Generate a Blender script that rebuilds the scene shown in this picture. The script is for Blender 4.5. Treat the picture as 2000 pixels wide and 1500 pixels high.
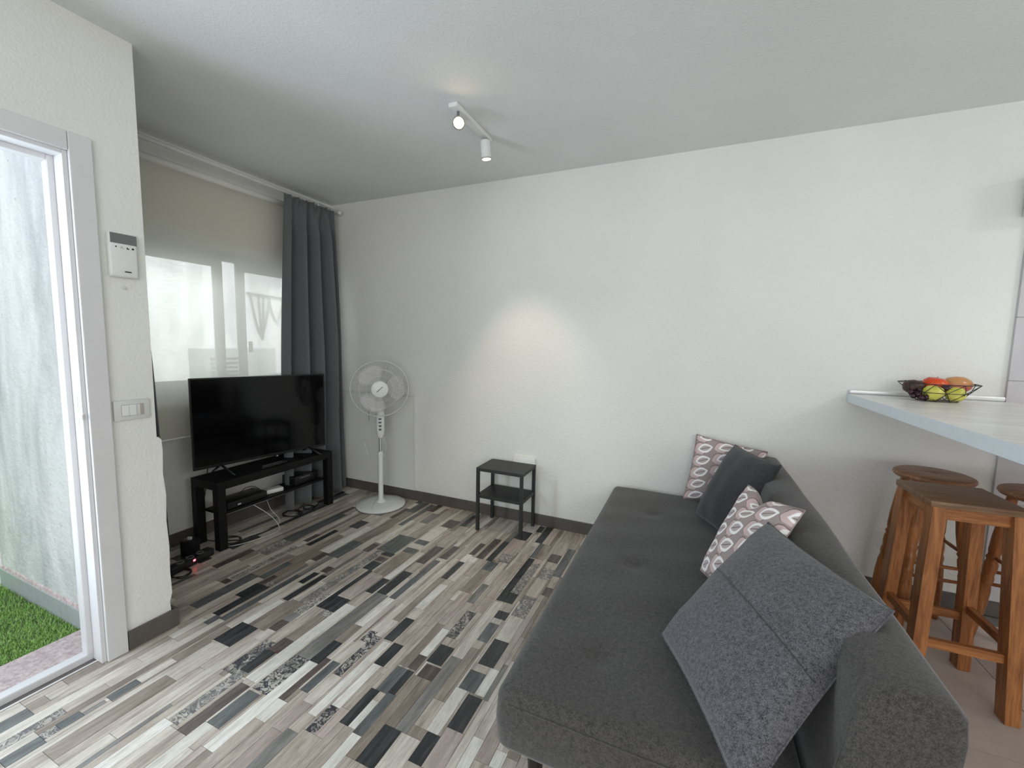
import bpy, bmesh, math, random
from mathutils import Vector, Matrix
random.seed(7)
PI = math.pi
for _o in list(bpy.data.objects): bpy.data.objects.remove(_o)
C = bpy.context.scene.collection
SC = bpy.context.scene

# ------------------------------------------------------------------ camera, world, lights, exposure
M = [[0.916219, 0.40021, 0.019352], [0.056008, -0.0801, -0.995212], [-0.396744, 0.912916, -0.095804]]
cam = bpy.data.cameras.new('camera'); camo = bpy.data.objects.new('camera', cam); C.objects.link(camo)
cam.sensor_width = 36.0; cam.lens = 36.0*815.24/2000.0; cam.clip_start = 0.02; cam.clip_end = 100
camo.matrix_world = Matrix(((M[0][0], -M[1][0], -M[2][0], 2.961), (M[0][1], -M[1][1], -M[2][1], -2.801),
                            (M[0][2], -M[1][2], -M[2][2], 1.32), (0, 0, 0, 1)))
SC.camera = camo
SC.view_settings.view_transform = 'Standard'; SC.view_settings.look = 'None'
SC.view_settings.gamma = 1.0; SC.view_settings.use_curve_mapping = False
SC.view_settings.exposure = 0.36
w = bpy.data.worlds.new('world'); SC.world = w; w.use_nodes = True
bg = w.node_tree.nodes['Background']; bg.inputs[0].default_value = (0.82, 0.92, 1.0, 1); bg.inputs[1].default_value = 0.86

def area(name, loc, target, sx, sy, power, col, spread=180):
    l = bpy.data.lights.new(name, 'AREA'); l.shape = 'RECTANGLE'; l.size = sx; l.size_y = sy; l.energy = power; l.color = col
    l.spread = math.radians(spread)
    o = bpy.data.objects.new(name, l); C.objects.link(o); o.location = loc
    d = Vector(target)-Vector(loc); o.rotation_euler = d.to_track_quat('-Z', 'Y').to_euler()
    return o
area('daylight_at_door', (0.66, -2.58, 1.35), (2.2, -2.50, 1.35), 0.55, 1.9, 25, (0.74, 0.87, 1.0))
area('kitchen_window_daylight', (6.3, -2.1, 1.65), (3.0, -1.4, 1.5), 1.5, 1.2, 2, (1.0, 0.99, 0.97))
area('patio_fill_light', (-0.95, -0.70, 2.95), (-0.1, -0.85, 1.5), 1.3, 2.2, 62, (0.90, 0.98, 1.0))  # extra lamp added out of view, brightens the blind and window corner
area('rear_fill_light', (4.2, -5.1, 1.5), (1.6, 0, 1.5), 3.4, 1.8, 46, (1.0, 0.995, 0.98))  # unseen fill lamp added behind the camera to light the back wall
area('kitchen_ceiling_lamp', (5.9, -1.3, 2.40), (5.6, -1.2, 0), 0.22, 0.22, 12, (1.0, 0.98, 0.95))
sl_ = bpy.data.lights.new('sun', 'SUN'); sl_.energy = 2.9; sl_.angle = 0.02; sl_.color = (1.0, 0.98, 0.94)
so_ = bpy.data.objects.new('sun', sl_); C.objects.link(so_); so_.rotation_euler = Vector((-0.62, 0.0, -0.78)).to_track_quat('-Z', 'Y').to_euler()

# ------------------------------------------------------------------ helpers
def tag(o, label=None, cat=None, group=None, kind=None):
    if label: o['label'] = label
    if cat: o['category'] = cat
    if group: o['group'] = group
    if kind: o['kind'] = kind
    return o
def thing(name, label, cat, loc=(0, 0, 0), rz=0, group=None):
    o = bpy.data.objects.new(name, None); C.objects.link(o); o.location = loc; o.rotation_euler = (0, 0, rz)
    o.empty_display_size = 0.05
    return tag(o, label, cat, group)
def obj(name, bm, m, parent=None, smooth=False, loc=None):
    me = bpy.data.meshes.new(name)
    if isinstance(bm, bmesh.types.BMesh):
        bm.normal_update(); bm.to_mesh(me); bm.free()
    else:
        me.from_pydata(bm[0], [], bm[1]); me.update()
    if m: me.materials.append(m)
    if smooth:
        me.polygons.foreach_set('use_smooth', [True]*len(me.polygons))
    o = bpy.data.objects.new(name, me); C.objects.link(o)
    if parent: o.parent = parent
    if loc: o.location = loc
    return o
def struct(name, bm, m, parent=None, smooth=False):
    o = obj(name, bm, m, parent, smooth)
    if not parent: o['kind'] = 'structure'
    return o
def box(bm, x0, x1, y0, y1, z0, z1, bev=0, seg=2):
    r = bmesh.ops.create_cube(bm, size=1.0)
    vs = r['verts']
    for v in vs:
        v.co = Vector(((x0+x1)/2+v.co.x*(x1-x0), (y0+y1)/2+v.co.y*(y1-y0), (z0+z1)/2+v.co.z*(z1-z0)))
    if bev > 0:
        es = list({e for v in vs for e in v.link_edges})
        bmesh.ops.bevel(bm, geom=es, offset=bev, segments=seg, affect='EDGES', profile=0.5)
    return bm
def B(*a, **k): return box(bmesh.new(), *a, **k)
def beam(bm, p, q, a, b, up=(0, 0, 1), a2=None, b2=None):
    """rectangular bar from p to q, section a x b"""
    p = Vector(p); q = Vector(q); d = (q-p).normalized(); u = Vector(up)
    s = d.cross(u)
    if s.length < 1e-4: s = d.cross(Vector((0, 1, 0)))
    s.normalize(); t = s.cross(d).normalized()
    a2 = a if a2 is None else a2; b2 = b if b2 is None else b2
    V = []
    for c, aa, bb in ((p, a, b), (q, a2, b2)):
        for i, j in ((-1, -1), (1, -1), (1, 1), (-1, 1)): V.append(bm.verts.new(c+s*aa/2*i+t*bb/2*j))
    for f in ((0, 1, 2, 3), (7, 6, 5, 4), (0, 4, 5, 1), (1, 5, 6, 2), (2, 6, 7, 3), (3, 7, 4, 0)):
        bm.faces.new([V[i] for i in f])
    bmesh.ops.recalc_face_normals(bm, faces=bm.faces[:])
    return bm
def tube(bm, pts, rad, n=8, closed=False, caps=True):
    pts = [Vector(p) for p in pts]; N = len(pts); rings = []
    rr = rad if isinstance(rad, (list, tuple)) else [rad]*N
    nrm = None
    for i, p in enumerate(pts):
        a = pts[(i-1) % N] if (closed or i > 0) else p; b = pts[(i+1) % N] if (closed or i < N-1) else p
        d = (b-a).normalized()
        if nrm is None:
            nrm = d.cross(Vector((0, 0, 1)))
            if nrm.length < 1e-3: nrm = d.cross(Vector((1, 0, 0)))
            nrm.normalize()
        else:
            nrm = (nrm-d*nrm.dot(d))
            if nrm.length < 1e-6: nrm = d.orthogonal()
            nrm.normalize()
        bn = d.cross(nrm)
        rings.append([bm.verts.new(p+(nrm*math.cos(2*PI*k/n)+bn*math.sin(2*PI*k/n))*rr[i]) for k in range(n)])
    for i in range(N if closed else N-1):
        A = rings[i]; Bq = rings[(i+1) % N]
        for k in range(n): bm.faces.new((A[k], A[(k+1) % n], Bq[(k+1) % n], Bq[k]))
    if caps and not closed:
        bm.faces.new(rings[0][::-1]); bm.faces.new(rings[-1])
    return bm
def lathe(bm, prof, n=32, c=(0, 0, 0), axis=None):
    """prof: list of (r, z); axis: matrix"""
    rings = []; c = Vector(c); A = axis or Matrix.Identity(3)
    for r, z in prof:
        if r < 1e-6: rings.append([bm.verts.new(c+A @ Vector((0, 0, z)))])
        else: rings.append([bm.verts.new(c+A @ Vector((r*math.cos(2*PI*k/n), r*math.sin(2*PI*k/n), z))) for k in range(n)])
    for a, b in zip(rings, rings[1:]):
        for k in range(n):
            k2 = (k+1) % n
            if len(a) == 1 and len(b) == 1: continue
            if len(a) == 1: bm.faces.new((a[0], b[k2], b[k]))
            elif len(b) == 1: bm.faces.new((a[k], a[k2], b[0]))
            else: bm.faces.new((a[k], a[k2], b[k2], b[k]))
    bmesh.ops.recalc_face_normals(bm, faces=bm.faces[:])
    return bm
def smooth_by_angle(o, deg=35):
    me = o.data
    me.polygons.foreach_set('use_smooth', [True]*len(me.polygons))
    bm = bmesh.new(); bm.from_mesh(me); lim = math.radians(deg)
    for e in bm.edges:
        if len(e.link_faces) == 2: e.smooth = e.calc_face_angle(0) < lim
    bm.to_mesh(me); bm.free(); return o

# ------------------------------------------------------------------ node materials
class NT:
    def __init__(s, name):
        s.m = bpy.data.materials.new(name); s.m.use_nodes = True; s.t = s.m.node_tree; s.n = s.t.nodes; s.l = s.t.links
        s.b = s.n['Principled BSDF']; s.out = s.n['Material Output']
    def node(s, ty, **kw):
        n = s.n.new(ty)
        for k, v in kw.items(): setattr(n, k, v)
        return n
    def put(s, sock, v):
        if isinstance(v, bpy.types.NodeSocket): s.l.new(v, sock)
        elif v is not None: sock.default_value = v
    def math(s, op, a, b=None, c=None):
        n = s.node('ShaderNodeMath', operation=op); s.put(n.inputs[0], a)
        if b is not None: s.put(n.inputs[1], b)
        if c is not None: s.put(n.inputs[2], c)
        return n.outputs[0]
    def pos(s): return s.node('ShaderNodeNewGeometry').outputs['Position']
    def objc(s): return s.node('ShaderNodeTexCoord').outputs['Object']
    def rnd(s): return s.node('ShaderNodeObjectInfo').outputs['Random']
    def map(s, v, scale=(1, 1, 1), loc=(0, 0, 0), rot=(0, 0, 0)):
        n = s.node('ShaderNodeMapping'); s.put(n.inputs['Vector'], v); n.inputs['Scale'].default_value = scale
        s.put(n.inputs['Location'], loc); n.inputs['Rotation'].default_value = rot; return n.outputs[0]
    def noise(s, v, scale=5, detail=3, rough=0.5, dist=0):
        n = s.node('ShaderNodeTexNoise'); s.put(n.inputs['Vector'], v); n.inputs['Scale'].default_value = scale
        n.inputs['Detail'].default_value = detail; n.inputs['Roughness'].default_value = rough
        n.inputs['Distortion'].default_value = dist; return n.outputs['Fac']
    def voro(s, v, scale=5, feature='F1'):
        n = s.node('ShaderNodeTexVoronoi', feature=feature); s.put(n.inputs['Vector'], v); n.inputs['Scale'].default_value = scale
        return n.outputs['Distance']
    def ramp(s, f, stops, interp='LINEAR'):
        n = s.node('ShaderNodeValToRGB'); s.put(n.inputs[0], f); r = n.color_ramp; r.interpolation = interp
        while len(r.elements) < len(stops): r.elements.new(0.5)
        for e, (p, c) in zip(r.elements, stops):
            e.position = p; e.color = (c[0], c[1], c[2], 1) if not isinstance(c, (int, float)) else (c, c, c, 1)
        return n.outputs[0]
    def mix(s, f, a, b, mode='MIX'):
        n = s.node('ShaderNodeMix', data_type='RGBA', blend_type=mode); s.put(n.inputs[0], f)
        for sock, v in ((n.inputs[6], a), (n.inputs[7], b)):
            if isinstance(v, tuple) and len(v) == 3: v = (*v, 1)
            s.put(sock, v)
        return n.outputs[2]
    def bump(s, h, strength=0.3, dist=0.01):
        n = s.node('ShaderNodeBump'); s.put(n.inputs['Height'], h); n.inputs['Strength'].default_value = strength
        n.inputs['Distance'].default_value = dist; s.l.new(n.outputs[0], s.b.inputs['Normal'])
    def fin(s, col=None, rough=0.5, metal=0, spec=None):
        if col is not None:
            if isinstance(col, tuple) and len(col) == 3: col = (*col, 1)
            s.put(s.b.inputs['Base Color'], col)
        s.put(s.b.inputs['Roughness'], rough); s.b.inputs['Metallic'].default_value = metal
        if spec is not None: s.b.inputs['Specular IOR Level'].default_value = spec
        return s.m
def srgb(r, g, b):
    f = lambda c: (c/255/12.92) if c/255 <= 0.04045 else ((c/255+0.055)/1.055)**2.4
    return (f(r), f(g), f(b))
def plain(name, col, rough=0.5, metal=0, var=0.06, scale=30, bump=0.05, spec=None):
    t = NT(name); n = t.noise(t.objc(), scale, 3)
    t.bump(n, bump, 0.002)
    c2 = tuple(max(0, c*(1-var)) for c in col); c3 = tuple(min(1, c*(1+var)) for c in col)
    return t.fin(t.ramp(n, [(0.3, c2), (0.7, c3)]), rough, metal, spec)

def plaster(name, col, s1=55, st=0.35, rough=0.9, var=0.03):
    t = NT(name); p = t.pos()
    a = t.noise(p, s1, 4, 0.6); b = t.noise(p, 9, 3, 0.6); v = t.voro(p, s1*1.4)
    h = t.math('ADD', t.math('MULTIPLY', a, 0.7), t.math('ADD', t.math('MULTIPLY', b, 0.6), t.math('MULTIPLY', v, 0.25)))
    t.bump(h, st, 0.006)
    lo = tuple(c*(1-var) for c in col); hi = tuple(min(1, c*(1+var)) for c in col)
    return t.fin(t.ramp(t.noise(p, 1.3, 4), [(0.35, lo), (0.65, hi)]), rough, 0, 0.25)
M_WALL = plaster('wall_plaster', (0.80, 0.795, 0.755), 75, 0.6)
M_CEIL = plaster('ceiling_plaster', (0.80, 0.815, 0.805), 95, 0.45)
M_SMOOTH = plaster('panel_paint', (0.76, 0.76, 0.715), 25, 0.06)
def patio_mat():
    t = NT('patio_plaster'); p = t.pos()
    st = t.noise(t.map(p, (3.2, 3.2, 0.9)), 1.5, 5, 0.6, 0.4); b = t.noise(p, 7, 5, 0.65); f = t.noise(p, 34, 5, 0.65)
    h = t.math('ADD', t.math('MULTIPLY', b, 1.2), t.math('MULTIPLY', f, 0.5)); t.bump(h, 0.55, 0.03)
    c = t.ramp(st, [(0.34, (0.54, 0.56, 0.58)), (0.5, (0.73, 0.74, 0.75)), (0.62, (0.84, 0.85, 0.86))])
    sp = t.ramp(t.noise(p, 16, 4, 0.7), [(0.27, (0.35, 0.38, 0.37)), (0.36, (1, 1, 1))])
    return t.fin(t.mix(0.8, c, sp, 'MULTIPLY'), 0.9, 0, 0.2)
M_PATIO = patio_mat()
M_WHITE = plain('white_paint', (0.70, 0.69, 0.70), 0.42, var=0.02, scale=12)
M_WHITEP = plain('white_plastic', (0.78, 0.78, 0.76), 0.3, var=0.01)
M_GREYP = plain('grey_plastic', (0.16, 0.16, 0.16), 0.4)
M_BLACK = plain('black_laminate', (0.006, 0.006, 0.0065), 0.5, var=0.3, bump=0.05, spec=0.25)
M_BLACKM = plain('black_powder_coated_metal', (0.020, 0.021, 0.020), 0.5, var=0.1, scale=200, bump=0.1)
M_BLACKP = plain('black_plastic', (0.010, 0.010, 0.011), 0.3)
M_CABLEB = plain('black_cable', (0.012, 0.012, 0.012), 0.5)
M_CABLEW = plain('white_cable', (0.65, 0.65, 0.62), 0.45)
M_CHROME = plain('chrome', (0.75, 0.75, 0.75), 0.12, 1, var=0.02, bump=0)
M_ALU = plain('aluminium', (0.80, 0.80, 0.80), 0.35, 0.3, var=0.03, bump=0.01)
def screen_mat():
    t = NT('television_screen'); return t.fin((0.002, 0.002, 0.003), 0.10, 0, 0.30)
M_SCREEN = screen_mat()
def fabric(name, a, b, scale=420, bump=0.5, rough=0.95):
    t = NT(name); o = t.objc(); p = t.pos()
    n1 = t.noise(p, scale, 2, 0.7); n2 = t.noise(p, scale*0.25, 3, 0.7); n3 = t.noise(p, 3, 3)
    f = t.math('ADD', t.math('MULTIPLY', n1, 0.55), t.math('MULTIPLY', n2, 0.45))
    c = t.ramp(f, [(0.36, a), (0.62, b)])
    c = t.mix(0.5, c, t.ramp(n3, [(0.3, (0.88, 0.88, 0.88)), (0.7, (1, 1, 1))]), 'MULTIPLY')
    t.bump(f, bump, 0.0015)
    m = t.fin(c, rough, 0, 0.15)
    t.b.inputs['Sheen Weight'].default_value = 0.25; t.b.inputs['Sheen Roughness'].default_value = 0.5
    return m
M_SOFA = fabric('sofa_fabric', (0.032, 0.030, 0.029), (0.094, 0.087, 0.083), 380)
M_CUSH = fabric('cushion_melange_fabric', (0.030, 0.029, 0.034), (0.170, 0.163, 0.178), 420)
M_CUSHD = fabric('dark_cushion_fabric', (0.026, 0.026, 0.028), (0.052, 0.052, 0.055), 380)
M_CURT = fabric('curtain_fabric', (0.115, 0.117, 0.122), (0.155, 0.158, 0.165), 500, 0.15)
def wood(name, dark, light, ax=(40, 40, 3.0), rough=0.38):
    t = NT(name); o = t.objc(); r = t.rnd()
    off = t.math('MULTIPLY', r, 20.0)
    cmb = t.node('ShaderNodeCombineXYZ'); t.put(cmb.inputs[0], off); t.put(cmb.inputs[1], off); t.put(cmb.inputs[2], off)
    v = t.map(o, ax, cmb.outputs[0])
    g = t.noise(v, 1.0, 5, 0.65, 1.2); f = t.noise(t.map(o, (ax[0]*6, ax[1]*6, ax[2]*4)), 1.0, 3, 0.7)
    c = t.ramp(g, [(0.28, dark), (0.5, tuple((a+b)/2 for a, b in zip(dark, light))), (0.7, light)])
    c = t.mix(0.35, c, t.ramp(f, [(0.35, (0.6, 0.55, 0.5)), (0.6, (1, 1, 1))]), 'MULTIPLY')
    t.bump(g, 0.1, 0.002)
    return t.fin(c, rough, 0, 0.4)
M_OAK = wood('stool_oak_upright', srgb(112, 62, 30), srgb(194, 130, 78))
M_OAKX = wood('stool_oak_across', srgb(112, 62, 30), srgb(194, 130, 78), (3, 40, 40))
M_OAKY = wood('stool_oak_deep', srgb(112, 62, 30), srgb(194, 130, 78), (40, 3, 40))
M_SEAT = wood('stool_seat_wood', srgb(98, 70, 48), srgb(152, 118, 88), (3, 60, 40), 0.45)
M_SEATR = wood('round_seat_wood', srgb(108, 70, 46), srgb(172, 124, 88), (4, 40, 30), 0.4)
M_BASEB = plain('baseboard_wood', srgb(92, 86, 82), 0.5, var=0.12, scale=14)
def worktop():
    t = NT('white_worktop'); p = t.pos()
    n = t.noise(t.map(p, (2, 9, 9)), 2.0, 5, 0.6, 0.6)
    return t.fin(t.ramp(n, [(0.35, (0.68, 0.67, 0.65)), (0.6, (0.80, 0.795, 0.78))]), 0.3, 0, 0.5)
M_TOP = worktop()
M_TOPE = plain('worktop_edge', (0.74, 0.80, 0.85), 0.35, var=0.02)
def tile_mat(name, a, b, rough=0.35):
    t = NT(name); p = t.pos(); r = t.rnd()
    n = t.noise(p, 5, 5, 0.65, 0.3)
    c = t.ramp(n, [(0.3, a), (0.7, b)])
    c = t.mix(0.12, c, t.ramp(r, [(0, (0.7, 0.7, 0.7)), (1, (1, 1, 1))]), 'MULTIPLY')
    return t.fin(c, rough, 0, 0.45)
M_WTILE = tile_mat('wall_tile', (0.50, 0.48, 0.50), (0.58, 0.56, 0.575))
M_FTILE = tile_mat('floor_tile', (0.44, 0.37, 0.33), (0.56, 0.48, 0.43), 0.4)
M_STILE = plain('skirting_tile', (0.46, 0.49, 0.52), 0.4, var=0.05)
M_GROUT = plain('grout', (0.16, 0.15, 0.14), 0.9)
M_GROUTL = plain('light_grout', (0.40, 0.38, 0.37), 0.9)
def granite():
    t = NT('pink_stone_sill'); p = t.pos()
    c = t.ramp(t.noise(p, 60, 4, 0.7), [(0.35, (0.50, 0.38, 0.40)), (0.65, (0.78, 0.68, 0.68))])
    t.bump(t.noise(p, 90, 3), 0.2, 0.003); return t.fin(c, 0.7)
M_STONE = granite()
def plank_mat(key, lo, mid, hi, pattern=None):
    t = NT('plank_'+key); p = t.pos(); r = t.rnd()
    off = t.math('MULTIPLY', r, 37.0)
    cmb = t.node('ShaderNodeCombineXYZ'); t.put(cmb.inputs[0], off); t.put(cmb.inputs[1], off)
    v = t.map(p, (38, 4.0, 1), cmb.outputs[0])
    g = t.noise(v, 1.0, 5, 0.62, 0.8)
    c = t.ramp(g, [(0.26, lo), (0.5, mid), (0.72, hi)])
    f = t.noise(t.map(p, (170, 14, 1), cmb.outputs[0]), 1.0, 3, 0.7)
    c = t.mix(0.5, c, t.ramp(f, [(0.34, (0.62, 0.60, 0.58)), (0.56, (1, 1, 1))]), 'MULTIPLY')
    bl = t.noise(t.map(p, (9, 5, 1), cmb.outputs[0]), 1.0, 4, 0.7)
    c = t.mix(0.55, c, t.ramp(bl, [(0.33, (0.66, 0.65, 0.64)), (0.55, (1, 1, 1))]), 'MULTIPLY')
    c = t.mix(0.35, c, t.ramp(r, [(0, (0.72, 0.70, 0.68)), (0.5, (0.95, 0.95, 0.93)), (1, (1.0, 1.0, 1.0))]), 'MULTIPLY')
    if pattern:
        a = t.noise(t.map(p, (1, 1, 1), cmb.outputs[0]), 38, 2, 0.5, 1.6)
        b = t.math('ABSOLUTE', t.math('SUBTRACT', a, 0.5))
        msk = t.ramp(b, [(pattern[0], (0, 0, 0)), (pattern[0]+0.02, (1, 1, 1))])
        k = t.voro(t.map(p, (1, 1, 1), cmb.outputs[0]), 26)
        msk2 = t.ramp(k, [(0.30, (0, 0, 0)), (0.36, (1, 1, 1))])
        c = t.mix(t.mix(0.5, msk, msk2, 'MULTIPLY'), pattern[1], c)
        c = t.mix(t.ramp(t.noise(p, 12, 3), [(0.3, (0.8,)*3), (0.5, (0.0,)*3)]), c, pattern[2])
    t.bump(g, 0.06, 0.002)
    return t.fin(c, t.ramp(f, [(0.3, 0.38), (0.7, 0.24)]), 0, 0.5)
PM = {
 'W': plank_mat('white', srgb(200, 193, 184), srgb(228, 223, 214), srgb(238, 234, 228)),
 'L': plank_mat('pale_grey', srgb(166, 157, 146), srgb(208, 199, 187), srgb(226, 219, 208)),
 'N': plank_mat('beige_grey', srgb(140, 128, 117), srgb(184, 172, 160), srgb(206, 196, 184)),
 'T': plank_mat('taupe', srgb(116, 105, 94), srgb(148, 136, 124), srgb(170, 158, 146)),
 'G': plank_mat('mid_grey', srgb(98, 96, 93), srgb(130, 127, 123), srgb(154, 150, 146)),
 'K': plank_mat('pinkish', srgb(150, 136, 128), srgb(186, 170, 161), srgb(204, 190, 182)),
 'D': plank_mat('charcoal', srgb(38, 39, 41), srgb(56, 58, 59), srgb(78, 79, 80)),
 'S': plank_mat('slate', srgb(70, 74, 75), srgb(100, 103, 103), srgb(128, 129, 128)),
 'B': plank_mat('dark_brown', srgb(66, 56, 53), srgb(92, 80, 76), srgb(120, 107, 102)),
 'P': plank_mat('damask', srgb(150, 144, 136), srgb(184, 177, 168), srgb(200, 194, 186), (0.055, (0.045, 0.045, 0.05, 1), (0.05, 0.05, 0.055, 1))),
 'Q': plank_mat('faded_damask', srgb(158, 151, 143), srgb(190, 183, 174), srgb(206, 200, 192), (0.045, (0.12, 0.115, 0.115, 1), (0.14, 0.135, 0.13, 1))),
}
# ------------------------------------------------------------------ room shell
H = 2.48
bm = bmesh.new(); box(bm, -0.2, 6.6, 0, 0.2, -0.05, H); struct('wall_back', bm, M_WALL)
wall_back = bpy.data.objects['wall_back']
WY0, WY1, WZ0, WZ1 = -1.62, -0.09, 0.945, 1.905
bm = bmesh.new()
box(bm, -0.2, 0, -1.90, WY0, -0.05, H); box(bm, -0.2, 0, WY1, 0, -0.05, H)
box(bm, -0.2, 0, WY0, WY1, -0.05, WZ0); box(bm, -0.2, 0, WY0, WY1, WZ1, H)
struct('wall_window', bm, M_WALL)
# pillar between window alcove and door, lower part a little thicker with a chipped edge
bm = bmesh.new(); box(bm, 0, 0.834, -1.90, -1.779, -0.05, H); box(bm, 0.70, 0.834, -2.000, -1.90, -0.05, H)
wp = struct('wall_pillar', bm, M_WALL)
prof = [(0.0, -1.768), (0.07, -1.764), (0.12, -1.768), (0.16, -1.757), (0.26, -1.760), (0.38, -1.757), (0.50, -1.762), (0.62, -1.757), (0.72, -1.764), (0.82, -1.760), (0.872, -1.762), (0.884, -1.772), (0.886, -1.785)]
vs = []; fs = []
for z, y in prof:
    vs += [(0.05, y, z), (0.8343, y, z), (0.8343, -1.79, z), (0.05, -1.79, z)]
n = len(prof)
for i in range(n-1):
    for k in range(4): fs.append((4*i+k, 4*i+(k+1) % 4, 4*i+4+(k+1) % 4, 4*i+4+k))
fs += [(3, 2, 1, 0), (4*n-4, 4*n-3, 4*n-2, 4*n-1)]
pl = obj('plaster_layer', (vs, fs), M_WALL, wp)
DY0, DY1, DZ = -2.90, -2.000, 1.99
bm = bmesh.new(); box(bm, 0.70, 0.834, -5.2, DY0, -0.05, H); box(bm, 0.70, 0.834, DY0, DY1, DZ, H); struct('wall_left', bm, M_WALL)
bm = bmesh.new(); box(bm, 0.70, 1.6, -5.4, -5.2, 0, H); box(bm, 5.0, 6.6, -5.4, -5.2, 0, H); box(bm, 1.6, 5.0, -5.4, -5.2, 0, 0.5); box(bm, 1.6, 5.0, -5.4, -5.2, 2.4, H)
struct('wall_rear', bm, M_WALL)
bm = bmesh.new(); box(bm, 6.4, 6.6, -5.2, -2.9, 0, H); box(bm, 6.4, 6.6, -1.3, 0, 0, H); box(bm, 6.4, 6.6, -2.9, -1.3, 0, 1.0); box(bm, 6.4, 6.6, -2.9, -1.3, 2.3, H)
struct('wall_right', bm, M_WALL)
bm = bmesh.new(); box(bm, -0.2, 6.6, -1.90, 0.2, H, H+0.12); box(bm, 0.70, 6.6, -5.4, -1.90, H, H+0.12); struct('ceiling', bm, M_CEIL)
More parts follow.
